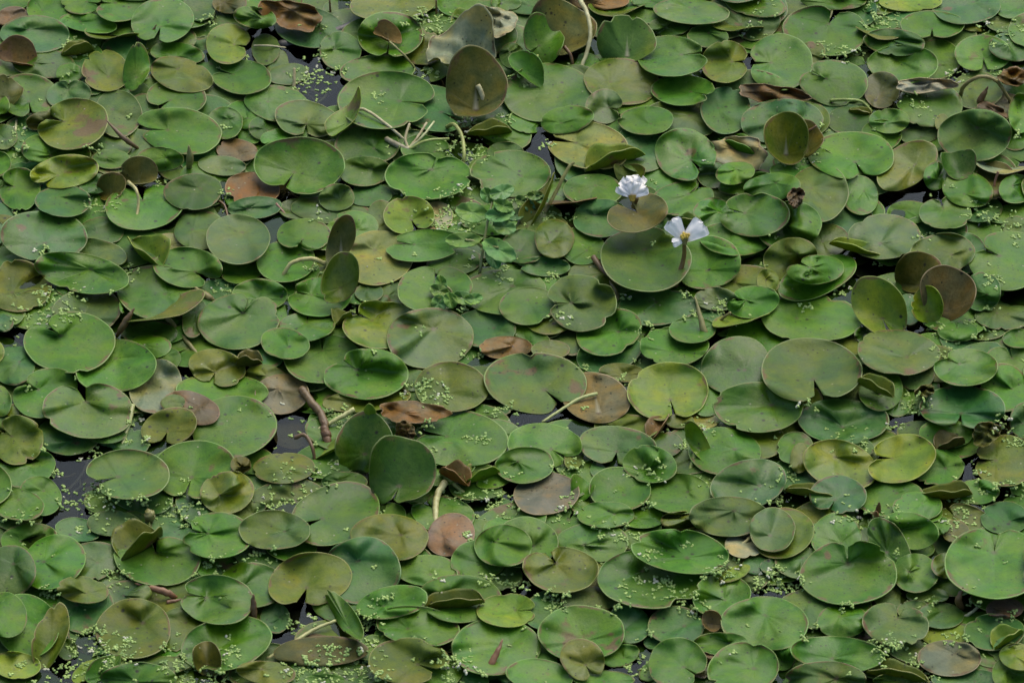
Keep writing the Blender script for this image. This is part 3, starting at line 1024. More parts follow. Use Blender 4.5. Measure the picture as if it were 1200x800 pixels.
912 272 72 82 0 - v 3
1050 112 160 140 -10 - d 3
1155 306 210 120 0 - g 5
1122 446 160 106 10 - o 4
995 515 174 112 5 - v 4
874 476 112 44 58 - y 7 U-90:50 | narrow glossy green leaf half rolled up on a short stalk, right of centre
S 860,520,10 842,580,4 822,630,0 3.4 y
495 488 184 94 4 100 e 3
645 574 127 88 4 - v 5
504 690 146 104 0 - g 4
780 712 156 94 0 - g 3
148 484 170 106 0 30 v 3
60 578 140 84 -4 - v 4
290 540 44 60 20 - o 2
160 712 158 98 -5 - R 2
330 692 60 54 10 - v 6 u20
1108 666 182 114 -10 - b 5
900 370 66 40 0 - Y 1
720 480 80 60 0 - d 1
650 780 120 50 0 - e 1
@900 400
200 132 240 148 3 72 e 5
352 370 218 102 2 - b 3
125 496 88 72 -18 - v 5
150 545 46 72 10 - o 5
338 576 178 112 15 - y 6 u5
328 716 134 90 0 120 b 6
200 691 116 36 8 - o 7 f
626 548 160 112 -18 182 y 7
796 590 122 86 -6 - v 5
430 500 66 48 0 - b 3
530 228 106 96 -10 - v 3
600 278 72 76 -20 - v 2
505 192 88 44 22 - o 6 f | small folded olive leaf on a reddish stalk, right side
S 500,210,12 525,250,8 510,302,0 2.4 R
470 100 98 52 -5 - v 2
690 152 92 72 0 - e 1 w
930 121 146 88 -3 205 g 5
1110 216 118 112 0 - v 3
912 307 208 98 0 102 b 4
835 430 128 66 5 - v 3
853 455 70 46 -15 - N 6 f | small brown cupped leaf on a bright green one, right side
1022 432 74 50 -25 - n 4 c
1110 558 140 122 0 182 o 3
1212 370 78 90 0 - b 4
985 702 98 60 0 - v 4
830 694 126 44 -3 - o 7 f
700 772 120 68 0 - v 5
570 730 168 92 0 - g 3
R 508,830,1 515,790,12 522,752,22 4 n
735 232 52 26 -20 - n 4 c
950 520 100 70 0 - k 0
680 330 80 50 0 - e 0
@0 600
80 20 122 66 0 - e 2
138 128 138 78 -5 - g 3 w
250 232 158 120 -22 - v 4
365 80 106 56 8 - b 2
620 60 84 66 0 - e 2
412 235 158 94 -14 - e 3
738 224 204 118 3 -102 g 5
662 110 106 74 -32 - o 7 f | green bud-like folded leaf with a red-brown rim, lower left
1022 108 164 108 0 190 v 5
1018 408 174 116 3 190 v 5
1180 338 148 110 5 - g 4
R 830,400,2 760,370,8 630,332,10 4.6 p | pinkish-brown rolled leaf lying like a spindle, lower left
S 780,422,3 830,415,3 872,408,1 3 p
48 275 122 122 25 - d 5 u10
388 362 124 62 6 - o 4
400 440 132 130 0 - b 2 w
600 376 116 58 0 - e 1 w
625 545 180 140 -6 - o 5
862 550 128 110 0 - o 2
440 560 120 110 0 - b 1 w
125 530 146 152 -35 - v 6 u5
30 480 96 108 -20 - g 7
240 585 80 160 22 - o 5 u20
315 640 46 52 0 - d 2
75 715 114 64 5 - y 7
45 788 80 34 0 - d 5
488 740 104 48 -36 - v 5 u20
395 745 70 36 -40 - y 3
650 772 180 68 0 - v 5
738 716 168 42 -3 - e 3
1060 612 218 124 -10 - v 3
972 686 66 86 -12 - n 7 u40 | dark olive cupped leaf standing upright, bottom left
1250 750 142 54 5 - o 6
R 1195,530,1 1190,450,14 1187,380,26 5 n
R 700,60,2 698,10,12 696,-20,16 7 o
970 266 46 38 0 - v 3
1080 740 90 60 0 - e 0
290 740 80 60 0 - k 0
@300 600
85 82 168 92 0 - e 6
165 155 122 74 0 - g 3
626 116 188 108 3 - o 5
912 105 116 100 -25 - P 2 | dusty pink decaying leaf under a pale stalk, lower centre
492 274 190 158 -18 - b 5
253 315 198 126 -8 112 o 6
800 270 142 74 0 - g 2
1042 226 134 98 -10 - g 3
1160 156 138 98 0 - v 5
1170 80 104 62 0 - v 3
640 420 174 74 -10 - v 5 u8
428 506 140 48 54 - g 6 U0:25
758 532 194 96 8 - v 3
955 402 196 114 0 - g 4
930 400 138 50 -6 - o 7 f | folded olive leaf with an orange underside, resting on a green leaf, lower centre
1175 458 138 80 -2 0 y 5
1125 630 212 134 0 - g 4
R 1080,765,1 1115,690,9 1160,592,18 5 p
710 694 184 110 0 20 o 5
305 650 220 72 -2 - N 3 u8
320 785 96 30 0 - g 4
90 495 72 70 -20 - b 2
T 50,690,0 170,615,3 270,550,5 372,508,6 3 Y
690 420 110 60 0 - b 1
200 520 120 60 0 - k 0
@600 600
230 268 174 108 5 232 o 5
380 140 168 94 0 - g 3 w
60 140 154 120 0 - g 4
790 182 234 100 8 - v 6
645 312 244 140 0 - g 4
610 25 106 50 0 - v 2
790 38 96 42 0 - o 3
440 10 132 64 0 - v 4
1015 18 182 96 0 - e 6
360 410 132 64 0 - e 1
325 565 207 130 0 - g 5
330 687 110 92 30 60 o 7 u10 | small olive cupped leaf resting on a green leaf, bottom centre
545 525 104 92 0 - b 3
768 530 132 92 0 - b 3
980 386 136 100 -10 - v 4
1045 285 76 32 -24 - y 5
938 508 52 46 35 - O 6 u52 | small orange-brown upright leaf scrap between two green leaves, lower right of centre
1185 520 204 128 0 - g 4
982 614 128 54 0 - g 4
772 704 136 118 0 32 g 5
895 716 66 60 0 - n 4
1082 732 170 124 -8 - v 7
510 670 88 52 -18 - v 3
130 762 158 76 5 - v 5
430 780 144 40 0 - v 4
1150 250 72 42 0 - b 2
1100 140 104 70 -10 - W 2
T 1020,175,1 1080,150,3 1135,95,4 2.8 Y
660 610 44 30 0 - b 2
560 740 120 70 0 - k 0
100 330 110 80 0 - k 0
@900 600
20 80 108 104 -10 - e 7
70 96 144 120 -14 - o 6
320 115 118 114 0 - v 4
378 284 230 150 0 -95 g 6
664 84 134 88 12 - v 5
568 160 84 150 -28 - d 5 u8 | dark green leaf leaning steeply behind the big heart-shaped leaf, lower right
692 284 110 90 0 - v 5
694 164 86 48 8 - g 3
838 248 74 60 0 - e 5
868 322 106 72 0 - g 4
1060 238 230 170 0 -88 g 5
1110 25 114 78 0 - b 3
35 602 66 48 0 - g 3
190 450 142 96 0 - e 1
350 510 126 78 0 - v 2 w
326 662 216 84 4 - g 4
265 780 192 84 0 - e 5
598 526 158 100 5 285 e 5
748 388 100 40 0 - e 4
684 460 76 50 0 - e 3
810 482 108 62 0 - b 3
832 572 112 58 0 - y 2
850 682 152 84 0 - E 5 | pale greyish floating leaf, lower right
1060 560 142 86 0 - b 2
1124 564 78 46 -28 - y 7 f
1185 680 104 62 14 - y 6
1140 752 92 80 0 - g 5
605 738 144 46 8 - o 6 f
600 790 110 34 0 - d 4
930 782 164 54 0 - b 2
1110 450 86 50 0 - P 2 w
R 915,455,0 890,415,10 915,350,22 5 n
60 680 70 62 0 - v 3
760 5 60 40 0 - v 4
812 60 40 44 0 - v 3
880 90 64 58 0 - n 1
R 500,45,1 505,20,10 508,-5,18 5 p
45 250 84 44 0 - b 2
150 235 116 76 0 - e 2
T 920,490,0 960,465,4 1000,430,6 2.4 W
600 340 100 50 0 - k 0
980 470 80 40 0 - k 0
#DW
0 0 100 615 25 10
0 0 60 700 40 10
0 0 440 700 25 5
0 0 1050 600 15 3
0 0 365 220 40 12
0 0 300 365 20 6
0 0 990 90 30 8
300 0 300 270 30 9
300 0 375 330 25 8
300 0 260 390 70 26
300 0 230 350 30 10
300 0 790 100 55 34
300 0 870 105 40 20
300 0 810 345 25 10
300 0 970 690 60 40
300 0 980 580 25 12
300 0 580 460 25 6
300 0 650 745 20 6
300 0 1160 560 30 14
300 0 1010 740 40 14
300 0 310 120 15 4
300 0 100 10 30 6
600 0 40 370 40 16
600 0 170 670 20 8
600 0 1140 40 60 12
600 0 1130 120 50 10
600 0 910 760 10 2
900 0 510 40 30 20
900 0 580 95 30 20
900 0 500 110 30 16
900 0 330 250 40 20
900 0 430 240 20 8
900 0 240 205 10 3
900 0 650 450 30 8
900 0 890 355 30 12
900 0 1080 145 60 26
900 0 1080 340 20 6
900 0 260 600 15 4
900 0 150 745 50 16
900 0 720 510 30 8
900 0 1170 630 14 3
0 200 490 140 50 30
0 200 740 50 20 8
0 200 620 460 25 10
0 200 280 670 60 22
0 200 240 610 30 14
0 200 130 690 60 16
0 200 200 560 25 8
0 200 350 575 40 10
0 200 70 200 12 3
0 200 1070 110 25 7
0 200 200 380 20 6
0 200 1040 550 30 8
300 200 900 150 60 24
300 200 930 250 60 40
300 200 1000 100 40 14
300 200 870 260 20 6
300 200 280 455 30 8
300 200 500 640 30 10
300 200 300 200 40 5
300 200 760 750 20 3
300 200 1110 450 70 30
300 200 970 640 20 6
300 200 670 110 15 5
600 200 90 190 60 26
600 200 240 210 30 10
600 200 640 70 25 10
600 200 190 500 20 8
600 200 230 690 30 6
600 200 620 740 30 12
600 200 800 575 20 6
600 200 830 680 20 6
600 200 1000 670 60 20
600 200 540 590 20 5
600 200 1180 440 15 4
600 200 660 340 8 2
900 200 1000 200 50 22
900 200 1150 250 50 16
900 200 1160 345 10 4
900 200 180 640 20 6
900 200 720 310 25 8
900 200 510 430 20 5
900 200 1050 520 30 8
900 200 1060 630 25 6
900 200 900 620 16 4
900 200 850 580 8 3
900 200 780 740 25 8
900 200 1020 770 30 8
900 200 940 710 16 4
900 200 360 570 30 6
900 200 20 310 10 3
0 400 130 225 12 4
0 400 340 750 40 16
0 400 450 700 40 12
0 400 470 740 50 12
0 400 650 745 30 10
0 400 690 465 14 5
0 400 440 520 25 6
0 400 270 620 15 5
0 400 380 545 14 3
0 400 850 780 60 12
0 400 640 370 25 8
0 400 870 650 14 3
0 400 230 500 20 5
0 400 600 475 14 4
300 400 1010 60 30 6
300 400 800 240 60 32
300 400 880 260 20 8
300 400 430 360 50 34
300 400 360 340 20 6
300 400 240 640 80 36
300 400 350 570 20 8
300 400 110 720 40 16
300 400 60 770 40 10
300 400 1060 460 20 8
300 400 830 510 14 4
300 400 990 455 12 3
300 400 1150 320 40 10
300 400 960 740 40 16
300 400 1120 770 60 30
300 400 780 400 30 8
600 400 585 90 12 3
600 400 530 175 20 5
600 400 330 130 20 4
600 400 280 580 40 14
600 400 810 480 25 10
600 400 640 610 60 14
600 400 900 660 20 6
600 400 900 400 40 10
600 400 345 310 8 2
600 400 640 770 20 6
600 400 270 760 40 8
600 400 720 430 14 4
900 400 830 40 40 14
900 400 690 290 40 22
900 400 190 300 25 8
900 400 340 460 60 14
900 400 460 490 20 5
900 400 1110 360 20 6
900 400 1100 410 25 8
900 400 1150 460 30 18
900 400 990 610 14 4
900 400 1090 690 60 18
900 400 40 740 60 14
900 400 930 770 50 12
900 400 110 630 40 14
900 400 610 390 30 8
900 400 560 790 40 10
0 600 60 60 60 20
0 600 390 85 20 6
0 600 500 20 60 10
0 600 840 20 60 20
0 600 530 280 30 10
0 600 560 310 40 12
0 600 240 370 30 14
0 600 450 560 30 14
0 600 480 640 90 50
0 600 560 660 60 20
0 600 400 720 60 24
0 600 250 770 60 16
0 600 860 730 60 40
0 600 940 310 30 10
0 600 1040 240 40 10
0 600 1080 660 30 14
0 600 1010 760 60 30
0 600 790 630 20 6
0 600 90 710 14 6
0 600 590 600 10 4
0 600 1070 585 8 2
300 600 40 210 40 8
300 600 590 400 30 10
300 600 510 500 50 30
300 600 220 530 40 10
300 600 420 730 110 110
300 600 200 740 50 24
300 600 560 780 40 22
300 600 920 690 50 30
300 600 960 770 60 24
300 600 1100 310 40 12
300 600 850 310 25 6
300 600 1180 320 30 10
300 600 540 620 20 8
300 600 100 10 20 5
300 600 980 100 14 4
300 600 880 740 14 4
600 600 210 410 50 24
600 600 480 90 50 14
600 600 620 340 70 20
600 600 760 370 60 22
600 600 660 200 30 8
600 600 580 120 30 10
600 600 800 130 40 10
600 600 860 450 40 26
600 600 960 290 40 16
600 600 1000 240 40 16
600 600 1180 340 30 14
600 600 50 330 40 12
600 600 650 560 12 3
600 600 500 450 30 6
600 600 590 740 30 6
600 600 240 20 30 8
600 600 400 435 10 3
900 600 50 320 60 40
900 600 120 340 40 16
900 600 400 30 50 16
900 600 600 660 80 40
900 600 560 640 40 18
900 600 370 440 25 8
900 600 740 420 30 6
900 600 900 40 50 16
900 600 880 600 30 8
900 600 170 580 20 5
900 600 210 540 16 4
900 600 960 420 20 6
900 600 1120 490 30 8
900 600 780 770 20 5
900 600 600 190 10 4
"""

# ------------------------------------------------------------------ read the catalogue
leaves, tubes, ducks = [], [], []
ox = oy = 0; mode = 'L'
for line in CATALOG.strip().splitlines():
    line = line.strip()
    if not line: continue
    if line.startswith('@'):
        ox, oy = map(int, line[1:].split()); continue
    if line.startswith('#DW'): mode = 'D'; continue
    if mode == 'D':
        a = list(map(int, line.split())); ducks.append((a[0] + a[2] / 4, a[1] + a[3] / 4, a[4] / 4, a[5])); continue
    lab = None
    if '|' in line: line, lab = [s.strip() for s in line.split('|')]
    tk = line.split()
    if tk[0] in 'SRTX':
        pts = []; k = 1
        while ',' in tk[k]:
            x, y, h = map(float, tk[k].split(',')); pts.append((ox + x / 4, oy + y / 4, h)); k += 1
        tubes.append(dict(kind=tk[0], pts=pts, r=float(tk[k]) / 4 * (3.0 if tk[0] in 'ST' else 2.9), col=tk[k + 1], label=lab, owner=len(leaves) - 1 if tk[0] == 'S' else None))
        # S belongs to the leaf (or roll) written just before it
        if tk[0] == 'S' and len(tubes) > 1 and tubes[-2]['kind'] == 'R' and tubes[-2].get('seq') == len(leaves): tubes[-1]['owner_roll'] = len(tubes) - 2
        tubes[-1]['seq'] = len(leaves)
        continue
    cx, cy, rx, ry, rot = map(float, tk[:5])
    if rx == 0: continue
    s = dict(cx=ox + cx / 4, cy=oy + cy / 4, rx=rx / 4, ry=ry / 4, rot=rot, notch=None if tk[5] == '-' else float(tk[5]), col=tk[6], L=int(tk[7]), label=lab, i=len(leaves))
    for t in tk[8:]:
        if t == 'f': s['fold'] = True
        elif t == 'E': s['edge'] = True
        elif t == 'w': s['wet'] = True
        elif t == 'c': s['crumple'] = True
        elif t == 's': s['under'] = True
        elif t == 'M': s['mid'] = True
        elif t == 'B': s['blem'] = True
        elif t == 'q': s['wide'] = True
        elif t[0] == 'u': s['up'] = (-90.0, float(t[1:]))
        elif t[0] == 'U': a, b = t[1:].split(':'); s['up'] = (float(a), float(b))
        elif t[0] == 'h': s['h'] = float(t[1:])
    leaves.append(s)

# which leaf shows where: a small id picture in painting order
QS = 2; idp = np.full((800 // QS, 1200 // QS), -1)
yy, xx = np.mgrid[0:800:QS, 0:1200:QS]
order = sorted(range(len(leaves)), key=lambda i: (leaves[i]['L'], i))
for i in order:
    s = leaves[i]; a = R(s['rot'])
    dx, dy = xx - s['cx'], yy - s['cy']
    u = (dx * math.cos(a) + dy * math.sin(a)) / s['rx']; v = (-dx * math.sin(a) + dy * math.cos(a)) / s['ry']
    idp[u * u + v * v < 1] = i
for i, s in enumerate(leaves):
    m = idp == i; s['vis'] = int(m.sum()) * QS * QS
    if s['vis']: s['vx'], s['vy'] = float(xx[m].mean()), float(yy[m].mean())
    else: s['vx'], s['vy'] = s['cx'], s['cy']
def is_flat(s): return not (s.get('fold') or s.get('edge') or s.get('under') or s.get('crumple') or (s.get('up') and s['up'][1] > 14))
flat = [s for s in leaves if is_flat(s) and s['L'] > 0]
flat.sort(key=lambda s: -s['vis'])
single = {s['i'] for s in flat[:298] if s['vis'] > 40}
for s in leaves:
    if not is_flat(s) and s['L'] > 0: single.add(s['i'])
    if s['label']: single.add(s['i'])

# ------------------------------------------------------------------ words for the labels
def dirword(dx, dy):
    a = math.degrees(math.atan2(dy, dx)) % 360
    return ['right', 'lower right', 'bottom', 'lower left', 'left', 'upper left', 'top', 'upper right'][int((a + 22.5) // 45) % 8]
LAND = [((741, 222), 'the crumpled white flower'), ((802, 268), 'the three-petalled white flower'), ((572, 280), 'the leafy green sprig')]
used = set()
def auto_label(s, what):
    size = s['rx'] * s['ry']
    sz = 'large' if size > 1000 else 'medium' if size > 500 else 'small'
    pos = '%d%% across, %d%% down the photo' % (round(max(0, min(1200, s['vx'])) / 12), round(max(0, min(800, s['vy'])) / 8))
    c = CNAME[s['col']]
    mid = ''
    for (lx, ly), nm in LAND:
        if math.hypot(lx - s['vx'], ly - s['vy']) < 48: mid = ' near ' + nm; break
    if not mid and s['notch'] is not None and what == 'floating leaf':
        mid = ' notched at its ' + dirword(math.cos(R(s['notch'])), math.sin(R(s['notch'])))
    elif not mid and s.get('wet'): mid = ' partly under water'
    elif not mid and what == 'floating leaf': mid = ' between other leaves' if s['vis'] > 0.6 * math.pi * s['rx'] * s['ry'] else ' half hidden by others'
    lab = '%s %s %s%s, %s' % (sz, c, what, mid, pos)
    if len(lab.split()) > 16: lab = '%s %s%s, %s' % (c, what, mid, pos)
    k = 0
    while lab in used:
        lab = lab.replace(', ', ', lower one, ' if k == 0 else ', smaller one, ', 1); k += 1
    used.add(lab)
    return lab

# ------------------------------------------------------------------ folded and edge-on leaves
def fold_leaf(s, rg):
    """a leaf folded along its midrib like a boat: far half shows the upper side, near half the underside"""
    a = R(s['rot']); ax = np.array([math.cos(a), -math.sin(a) / SE, 0.0])
    L = np.linalg.norm(ax) * s['rx'] * PX; ax /= np.linalg.norm(ax)
    bx = np.array([-ax[1], ax[0], 0.0])
    if bx[1] < 0: bx = -bx
    wd = 2.0 * s['ry'] * PX / max(0.5, abs(math.cos(a))) * 0.95
    a1, a2 = R(rg.uniform(38, 50)), R(rg.uniform(62, 76))
    nq, npp = 17, 25
    q = np.linspace(-1, 1, nq)
    ang = np.where(q > 0, a1, math.pi - a2)
    blend = np.clip(q / 0.35, -1, 1); sm = 0.5 + 0.5 * blend * (1.5 - 0.5 * blend * blend)
    angs = (-a2) * (1 - sm) + a1 * sm            # slope of the cross-section
    dq = q[1] - q[0]
    cb = np.concatenate([[0], np.cumsum(np.cos(angs[:-1]) * dq)]); cz = np.concatenate([[0], np.cumsum(np.sin(angs[:-1]) * dq)])
    mid = nq // 2; cb -= cb[mid]; cz -= cz[mid]
    base = at((s['cx'] + math.sin(a) * 0, s['cy'] + s['ry'] * 0.92), 0)[0]
    z0 = hs(base[None, 0], base[None, 1])[0] * 0.6 + 0.0015
    base = at((s['cx'], s['cy'] + s['ry'] * 0.92), z0)[0]
    V = []; UV = []
    ph = rg.uniform(0, 6); ex = rg.uniform(1.7, 2.9); sk = rg.uniform(-0.22, 0.22); kf, kn = rg.uniform(.9, 1.1), rg.uniform(.8, 1.05)
    for p in np.linspace(-1, 1, npp):
        prof = max(0.02, (1 - abs(p) ** ex)) ** 0.6 * (1 + sk * p)
        for k in range(nq):
            wv = (0.09 * math.sin(3 * p + ph + q[k]) + 0.05 * math.sin(7 * p + 2 * ph)) * abs(q[k])
            V.append(base + ax * L * p * (1 - 0.06 * q[k] ** 2) + bx * (wd * prof * (kf if q[k] > 0 else kn) * cb[k] + 0.10 * L * sk * 3 * p * p) + np.array([0, 0, 1.0]) * (wd * prof * (cz[k] + wv) + 0.10 * L * p * p))
            UV.append(((p + 1) * 0.8, q[k] * prof))
    V = np.array(V); UV = np.array(UV)
    F = [(i * nq + j, i * nq + j + 1, (i + 1) * nq + j + 1, (i + 1) * nq + j) for i in range(npp - 1) for j in range(nq - 1)]
    nn = normals_grid(V, F)
    if nn[:, 2].mean() < 0: F = [tuple(reversed(f)) for f in F]; nn = -nn
    nb = len(V); th = 0.0008
    F2 = list(F); mi = [0] * len(F)
    F2 += [tuple(i + nb for i in reversed(f)) for f in F]; mi += [1] * len(F)
    loop = [j for j in range(nq)] + [i * nq + nq - 1 for i in range(1, npp)] + [(npp - 1) * nq + j for j in range(nq - 2, -1, -1)] + [i * nq for i in range(npp - 2, -1, -1)]
    for u, v in zip(loop[:-1], loop[1:]): F2.append((u, v, v + nb, u + nb)); mi.append(2)
    return np.concatenate([V, V - nn * th]), F2, mi, np.concatenate([UV, UV])

def edge_leaf(s, rg):
    """a disc lifted on the near side so that it shows almost edge-on"""
    a = R(s['rot']); ax = np.array([math.cos(a), -math.sin(a) / SE, 0.0]); L = np.linalg.norm(ax) * s['rx'] * PX; ax /= np.linalg.norm(ax)
    bx = np.array([-ax[1], ax[0], 0.0])
    if bx[1] < 0: bx = -bx
    ratio = s['ry'] / s['rx']
    tilt = PHI - math.asin(min(.95, ratio)) * 0.9           # near side up by this much, upper face still just in view
    bd = bx * math.cos(tilt) - np.array([0, 0, 1.0]) * math.sin(tilt)
    nrm = np.cross(ax, bd); nrm = nrm if nrm[2] > 0 else -nrm
    Wd = L * 0.80
    zc = Wd * math.sin(tilt) * 0.55 + 0.002
    c = at((s['cx'], s['cy']), zc)[0]
    t = np.linspace(0, 2 * math.pi, SEG, endpoint=False)
    V = [c]; UVl = [(0, 0)]
    p1, p2 = rg.uniform(0, 6), rg.uniform(0, 6)
    for k in RINGS[1:]:
        for x in t:
            rho = 1 + 0.03 * math.sin(3 * x + p1)
            V.append(c + ax * L * k * math.cos(x) * rho + bd * Wd * k * math.sin(x) * rho + nrm * (0.0022 * math.sin(2 * x + p2) * k * k + 0.0035 * k * k * abs(math.cos(x))))
            UVl.append((k * math.cos(x), k * math.sin(x)))
    V = np.array(V); V[:, 2] = np.maximum(V[:, 2], -0.01)
    return V, np.array(UVl)

# ------------------------------------------------------------------ build the leaves, lowest layer first
built = {}
# open water in the photo: x, y, half width, half height
OPEN = [(395,85,45,38),(370,105,25,15),(25,388,28,12),(90,545,32,40),(60,590,25,25),(335,500,32,36),(100,632,14,8),(420,382,14,10),(303,232,22,9),(335,225,22,8),
        (1060,228,40,12),(1000,322,38,16),(1075,385,20,10),(1055,490,20,14),(1150,575,36,24),(690,542,14,10),(610,490,14,10),(622,690,20,18),(350,725,38,14),(432,732,18,14),
        (733,782,28,14),(880,632,28,12),(912,690,24,14),(990,22,14,14),(310,55,25,25),(85,785,20,12),(540,158,28,14),(515,100,10,8),(640,160,14,8),(300,330,14,14),(1160,455,10,10),
        (970,475,14,8),(510,55,18,6),(10,150,10,10),(1090,320,8,8),(250,330,12,8),(425,365,8,8),(1190,400,12,8),(560,700,10,8),(790,500,12,8)]
fill = []
rgf = random.Random(77)
gap = idp < 0
OPEN = [(x, y, a * 1.12, c * 1.12) for x, y, a, c in OPEN]
for (x, y, a, c) in OPEN: gap &= ~(((xx - x) / a) ** 2 + ((yy - y) / c) ** 2 < 1)
cells = np.argwhere(gap)
rgf.shuffle(cells_l := [tuple(c) for c in cells])
cells_l = cells_l[:int(len(cells_l) * 0.9)]
for (j, i) in cells_l:
    if not gap[j, i]: continue
    px, py = xx[j, i] + rgf.uniform(-14, 14), yy[j, i] + rgf.uniform(-9, 9)
    r = rgf.uniform(28, 48); q = r * rgf.uniform(.52, .64)
    bad = False
    for (x, y, a, c) in OPEN:
        if ((px - x) / (a + r * .55)) ** 2 + ((py - y) / (c + q * .55)) ** 2 < 1: bad = True; break
    if bad: continue
    gap &= ~((((xx - px) / (r * 0.98)) ** 2 + ((yy - py) / (q * .98)) ** 2) < 1)
    if rgf.random() < 0.06: continue
    fill.append(dict(cx=float(px), cy=float(py), rx=r, ry=q, rot=rgf.uniform(-15, 15), notch=rgf.choice([None, rgf.uniform(0, 360)]), col=rgf.choice('gdebogvbeg'), L=1, i=-1, wet=rgf.random() < 0.6))
print('fillers', len(fill))
stuff = dict(V=[], F=[], mi=[], col=[], prm=[], uv=[], n=0)
sunk = dict(V=[], F=[], mi=[], col=[], prm=[], uv=[], n=0)
def add_stuff(st, V, F, mi, uv, col, prm):
    st['V'].append(V); st['F'] += [tuple(i + st['n'] for i in f) for f in F]; st['mi'] += list(mi)
    st['col'].append(np.tile(col, (len(V), 1))); st['prm'].append(np.tile(prm, (len(V), 1))); st['uv'].append(uv); st['n'] += len(V)

for k, s in enumerate(fill):
    rg = random.Random(9000 + k)
    V, uv, closed, I, O = leaf_shape(s, rg)
    V2, F, mi = sheet(V, closed, 0.0005)
    if face_dir(V2, F, mi) < 0: F = [tuple(reversed(f)) for f in F]
    add_stuff(stuff, V2, F, mi, np.concatenate([uv, uv]), vary(COL[s['col']], rg), (rg.random(), max(0, rg.uniform(-.5, .5)), 0.1))

GFLAT, GFOLD, GUP, GROT = 'round leaves lying flat on the pond', 'leaves folded up along their midrib', 'leaves standing up out of the carpet', 'withered and rotting leaves'
for i in order:
    s = leaves[i]; rg = random.Random(1000 + i)
    if s.get('fold'):
        V, F, mi, uv = fold_leaf(s, rg); org = V.mean(0)
        col = vary(COL[s['col']], rg)
        me = make_mesh('folded_leaf', V, F, mi, col, (rg.random(), 0.1, 0.3), uv, org)
        o = link('folded_leaf', me, [M_TOP, M_UND, M_RIM]); o.location = org
        tag(o, s['label'] or auto_label(s, 'folded leaf'), 'leaf', GFOLD); built[i] = o; continue
    if s.get('edge'):
        V, uv = edge_leaf(s, rg)
        o = build_leaf('tilted_leaf', s, V, uv, True, rg)
        tag(o, s['label'] or auto_label(s, 'leaf seen almost edge-on'), 'leaf', GUP); built[i] = o; continue
    if s['L'] == 0:
        V, uv, closed, I, O = leaf_shape(s, rg, zflat=-rg.uniform(0.004, 0.010), update=False)
    else:
        V, uv, closed, I, O = leaf_shape(s, rg)
    if i in single:
        rot = s['col'] in 'pOWRP' or s.get('crumple')
        name = 'withered_leaf' if rot else 'upright_leaf' if not is_flat(s) else 'floating_leaf'
        o = build_leaf(name, s, V, uv, closed, rg)
        what = 'withered leaf' if rot and s['col'] != 'W' else 'leaf' if rot else 'upright leaf' if not is_flat(s) else 'floating leaf'
        tag(o, s['label'] or auto_label(s, what), 'leaf', GROT if rot else GUP if not is_flat(s) else GFLAT)
        built[i] = o
    else:
        V2, F, mi = sheet(V, closed, 0.0005)
        if face_dir(V2, F, mi) < 0: F = [tuple(reversed(f)) for f in F]
        add_stuff(sunk if s['L'] == 0 else stuff, V2, F, mi, np.concatenate([uv, uv]), vary(COL[s['col']], rg), (rg.random(), max(0, rg.uniform(-.5, .5)), 0.1))

# more of the same carpet beyond the edges of the photo, so that it does not stop at the frame
rg = random.Random(99)
for k in range(1500):
    x, y = rg.uniform(-260, 1460), rg.uniform(-240, 1040)
    if -30 < x < 1230 and -25 < y < 825: continue
    r = rg.uniform(26, 54)
    s = dict(cx=x, cy=y, rx=r, ry=r * rg.uniform(.54, .66), rot=rg.uniform(-15, 15), notch=rg.uniform(0, 360), col=rg.choice('ggggvvbyoedo'))
    V, uv, closed, I, O = leaf_shape(s, rg)
    if V[:, 1].max() > 0.99 or V[:, 1].min() < -0.94 or abs(V[:, 0]).max() > 0.65: pass
    V2, F, mi = sheet(V, closed, 0.0005)
    if face_dir(V2, F, mi) < 0: F = [tuple(reversed(f)) for f in F]
    add_stuff(stuff, V2, F, mi, np.concatenate([uv, uv]), vary(COL[s['col']], rg), (rg.random(), max(0, rg.uniform(-.5, .5)), 0.1))

# leaves under water seen through the gaps
rg = random.Random(5)
for k in range(330):
    x, y = rg.uniform(-60, 1260), rg.uniform(-60, 860)
    r = rg.uniform(22, 46)
    s = dict(cx=x, cy=y, rx=r, ry=r * .6, rot=rg.uniform(-40, 40), notch=rg.uniform(0, 360), col=rg.choice('keNnpRkoeR'))
    V, uv, closed, I, O = leaf_shape(s, rg, zflat=-rg.uniform(0.008, 0.035), update=False)
    V2, F, mi = sheet(V, closed, 0.0005)
    if face_dir(V2, F, mi) < 0: F = [tuple(reversed(f)) for f in F]
    add_stuff(sunk, V2, F, mi, np.concatenate([uv, uv]), vary(COL[s['col']], rg), (rg.random(), 0.3, 0.1))
for nm, st, lb in (('leaf_carpet', stuff, 'small mostly hidden green leaves filling in below the larger floating ones'), ('sunken_leaves', sunk, 'dark leaves sunk below the water seen through the gaps')):
    me = make_mesh(nm, np.concatenate(st['V']), st['F'], st['mi'], np.concatenate(st['col']), np.concatenate(st['prm']), np.concatenate(st['uv']), ring=RING_S)
    tag(link(nm, me, [M_TOP, M_UND, M_RIM]), lb, 'leaves', None, 'stuff')

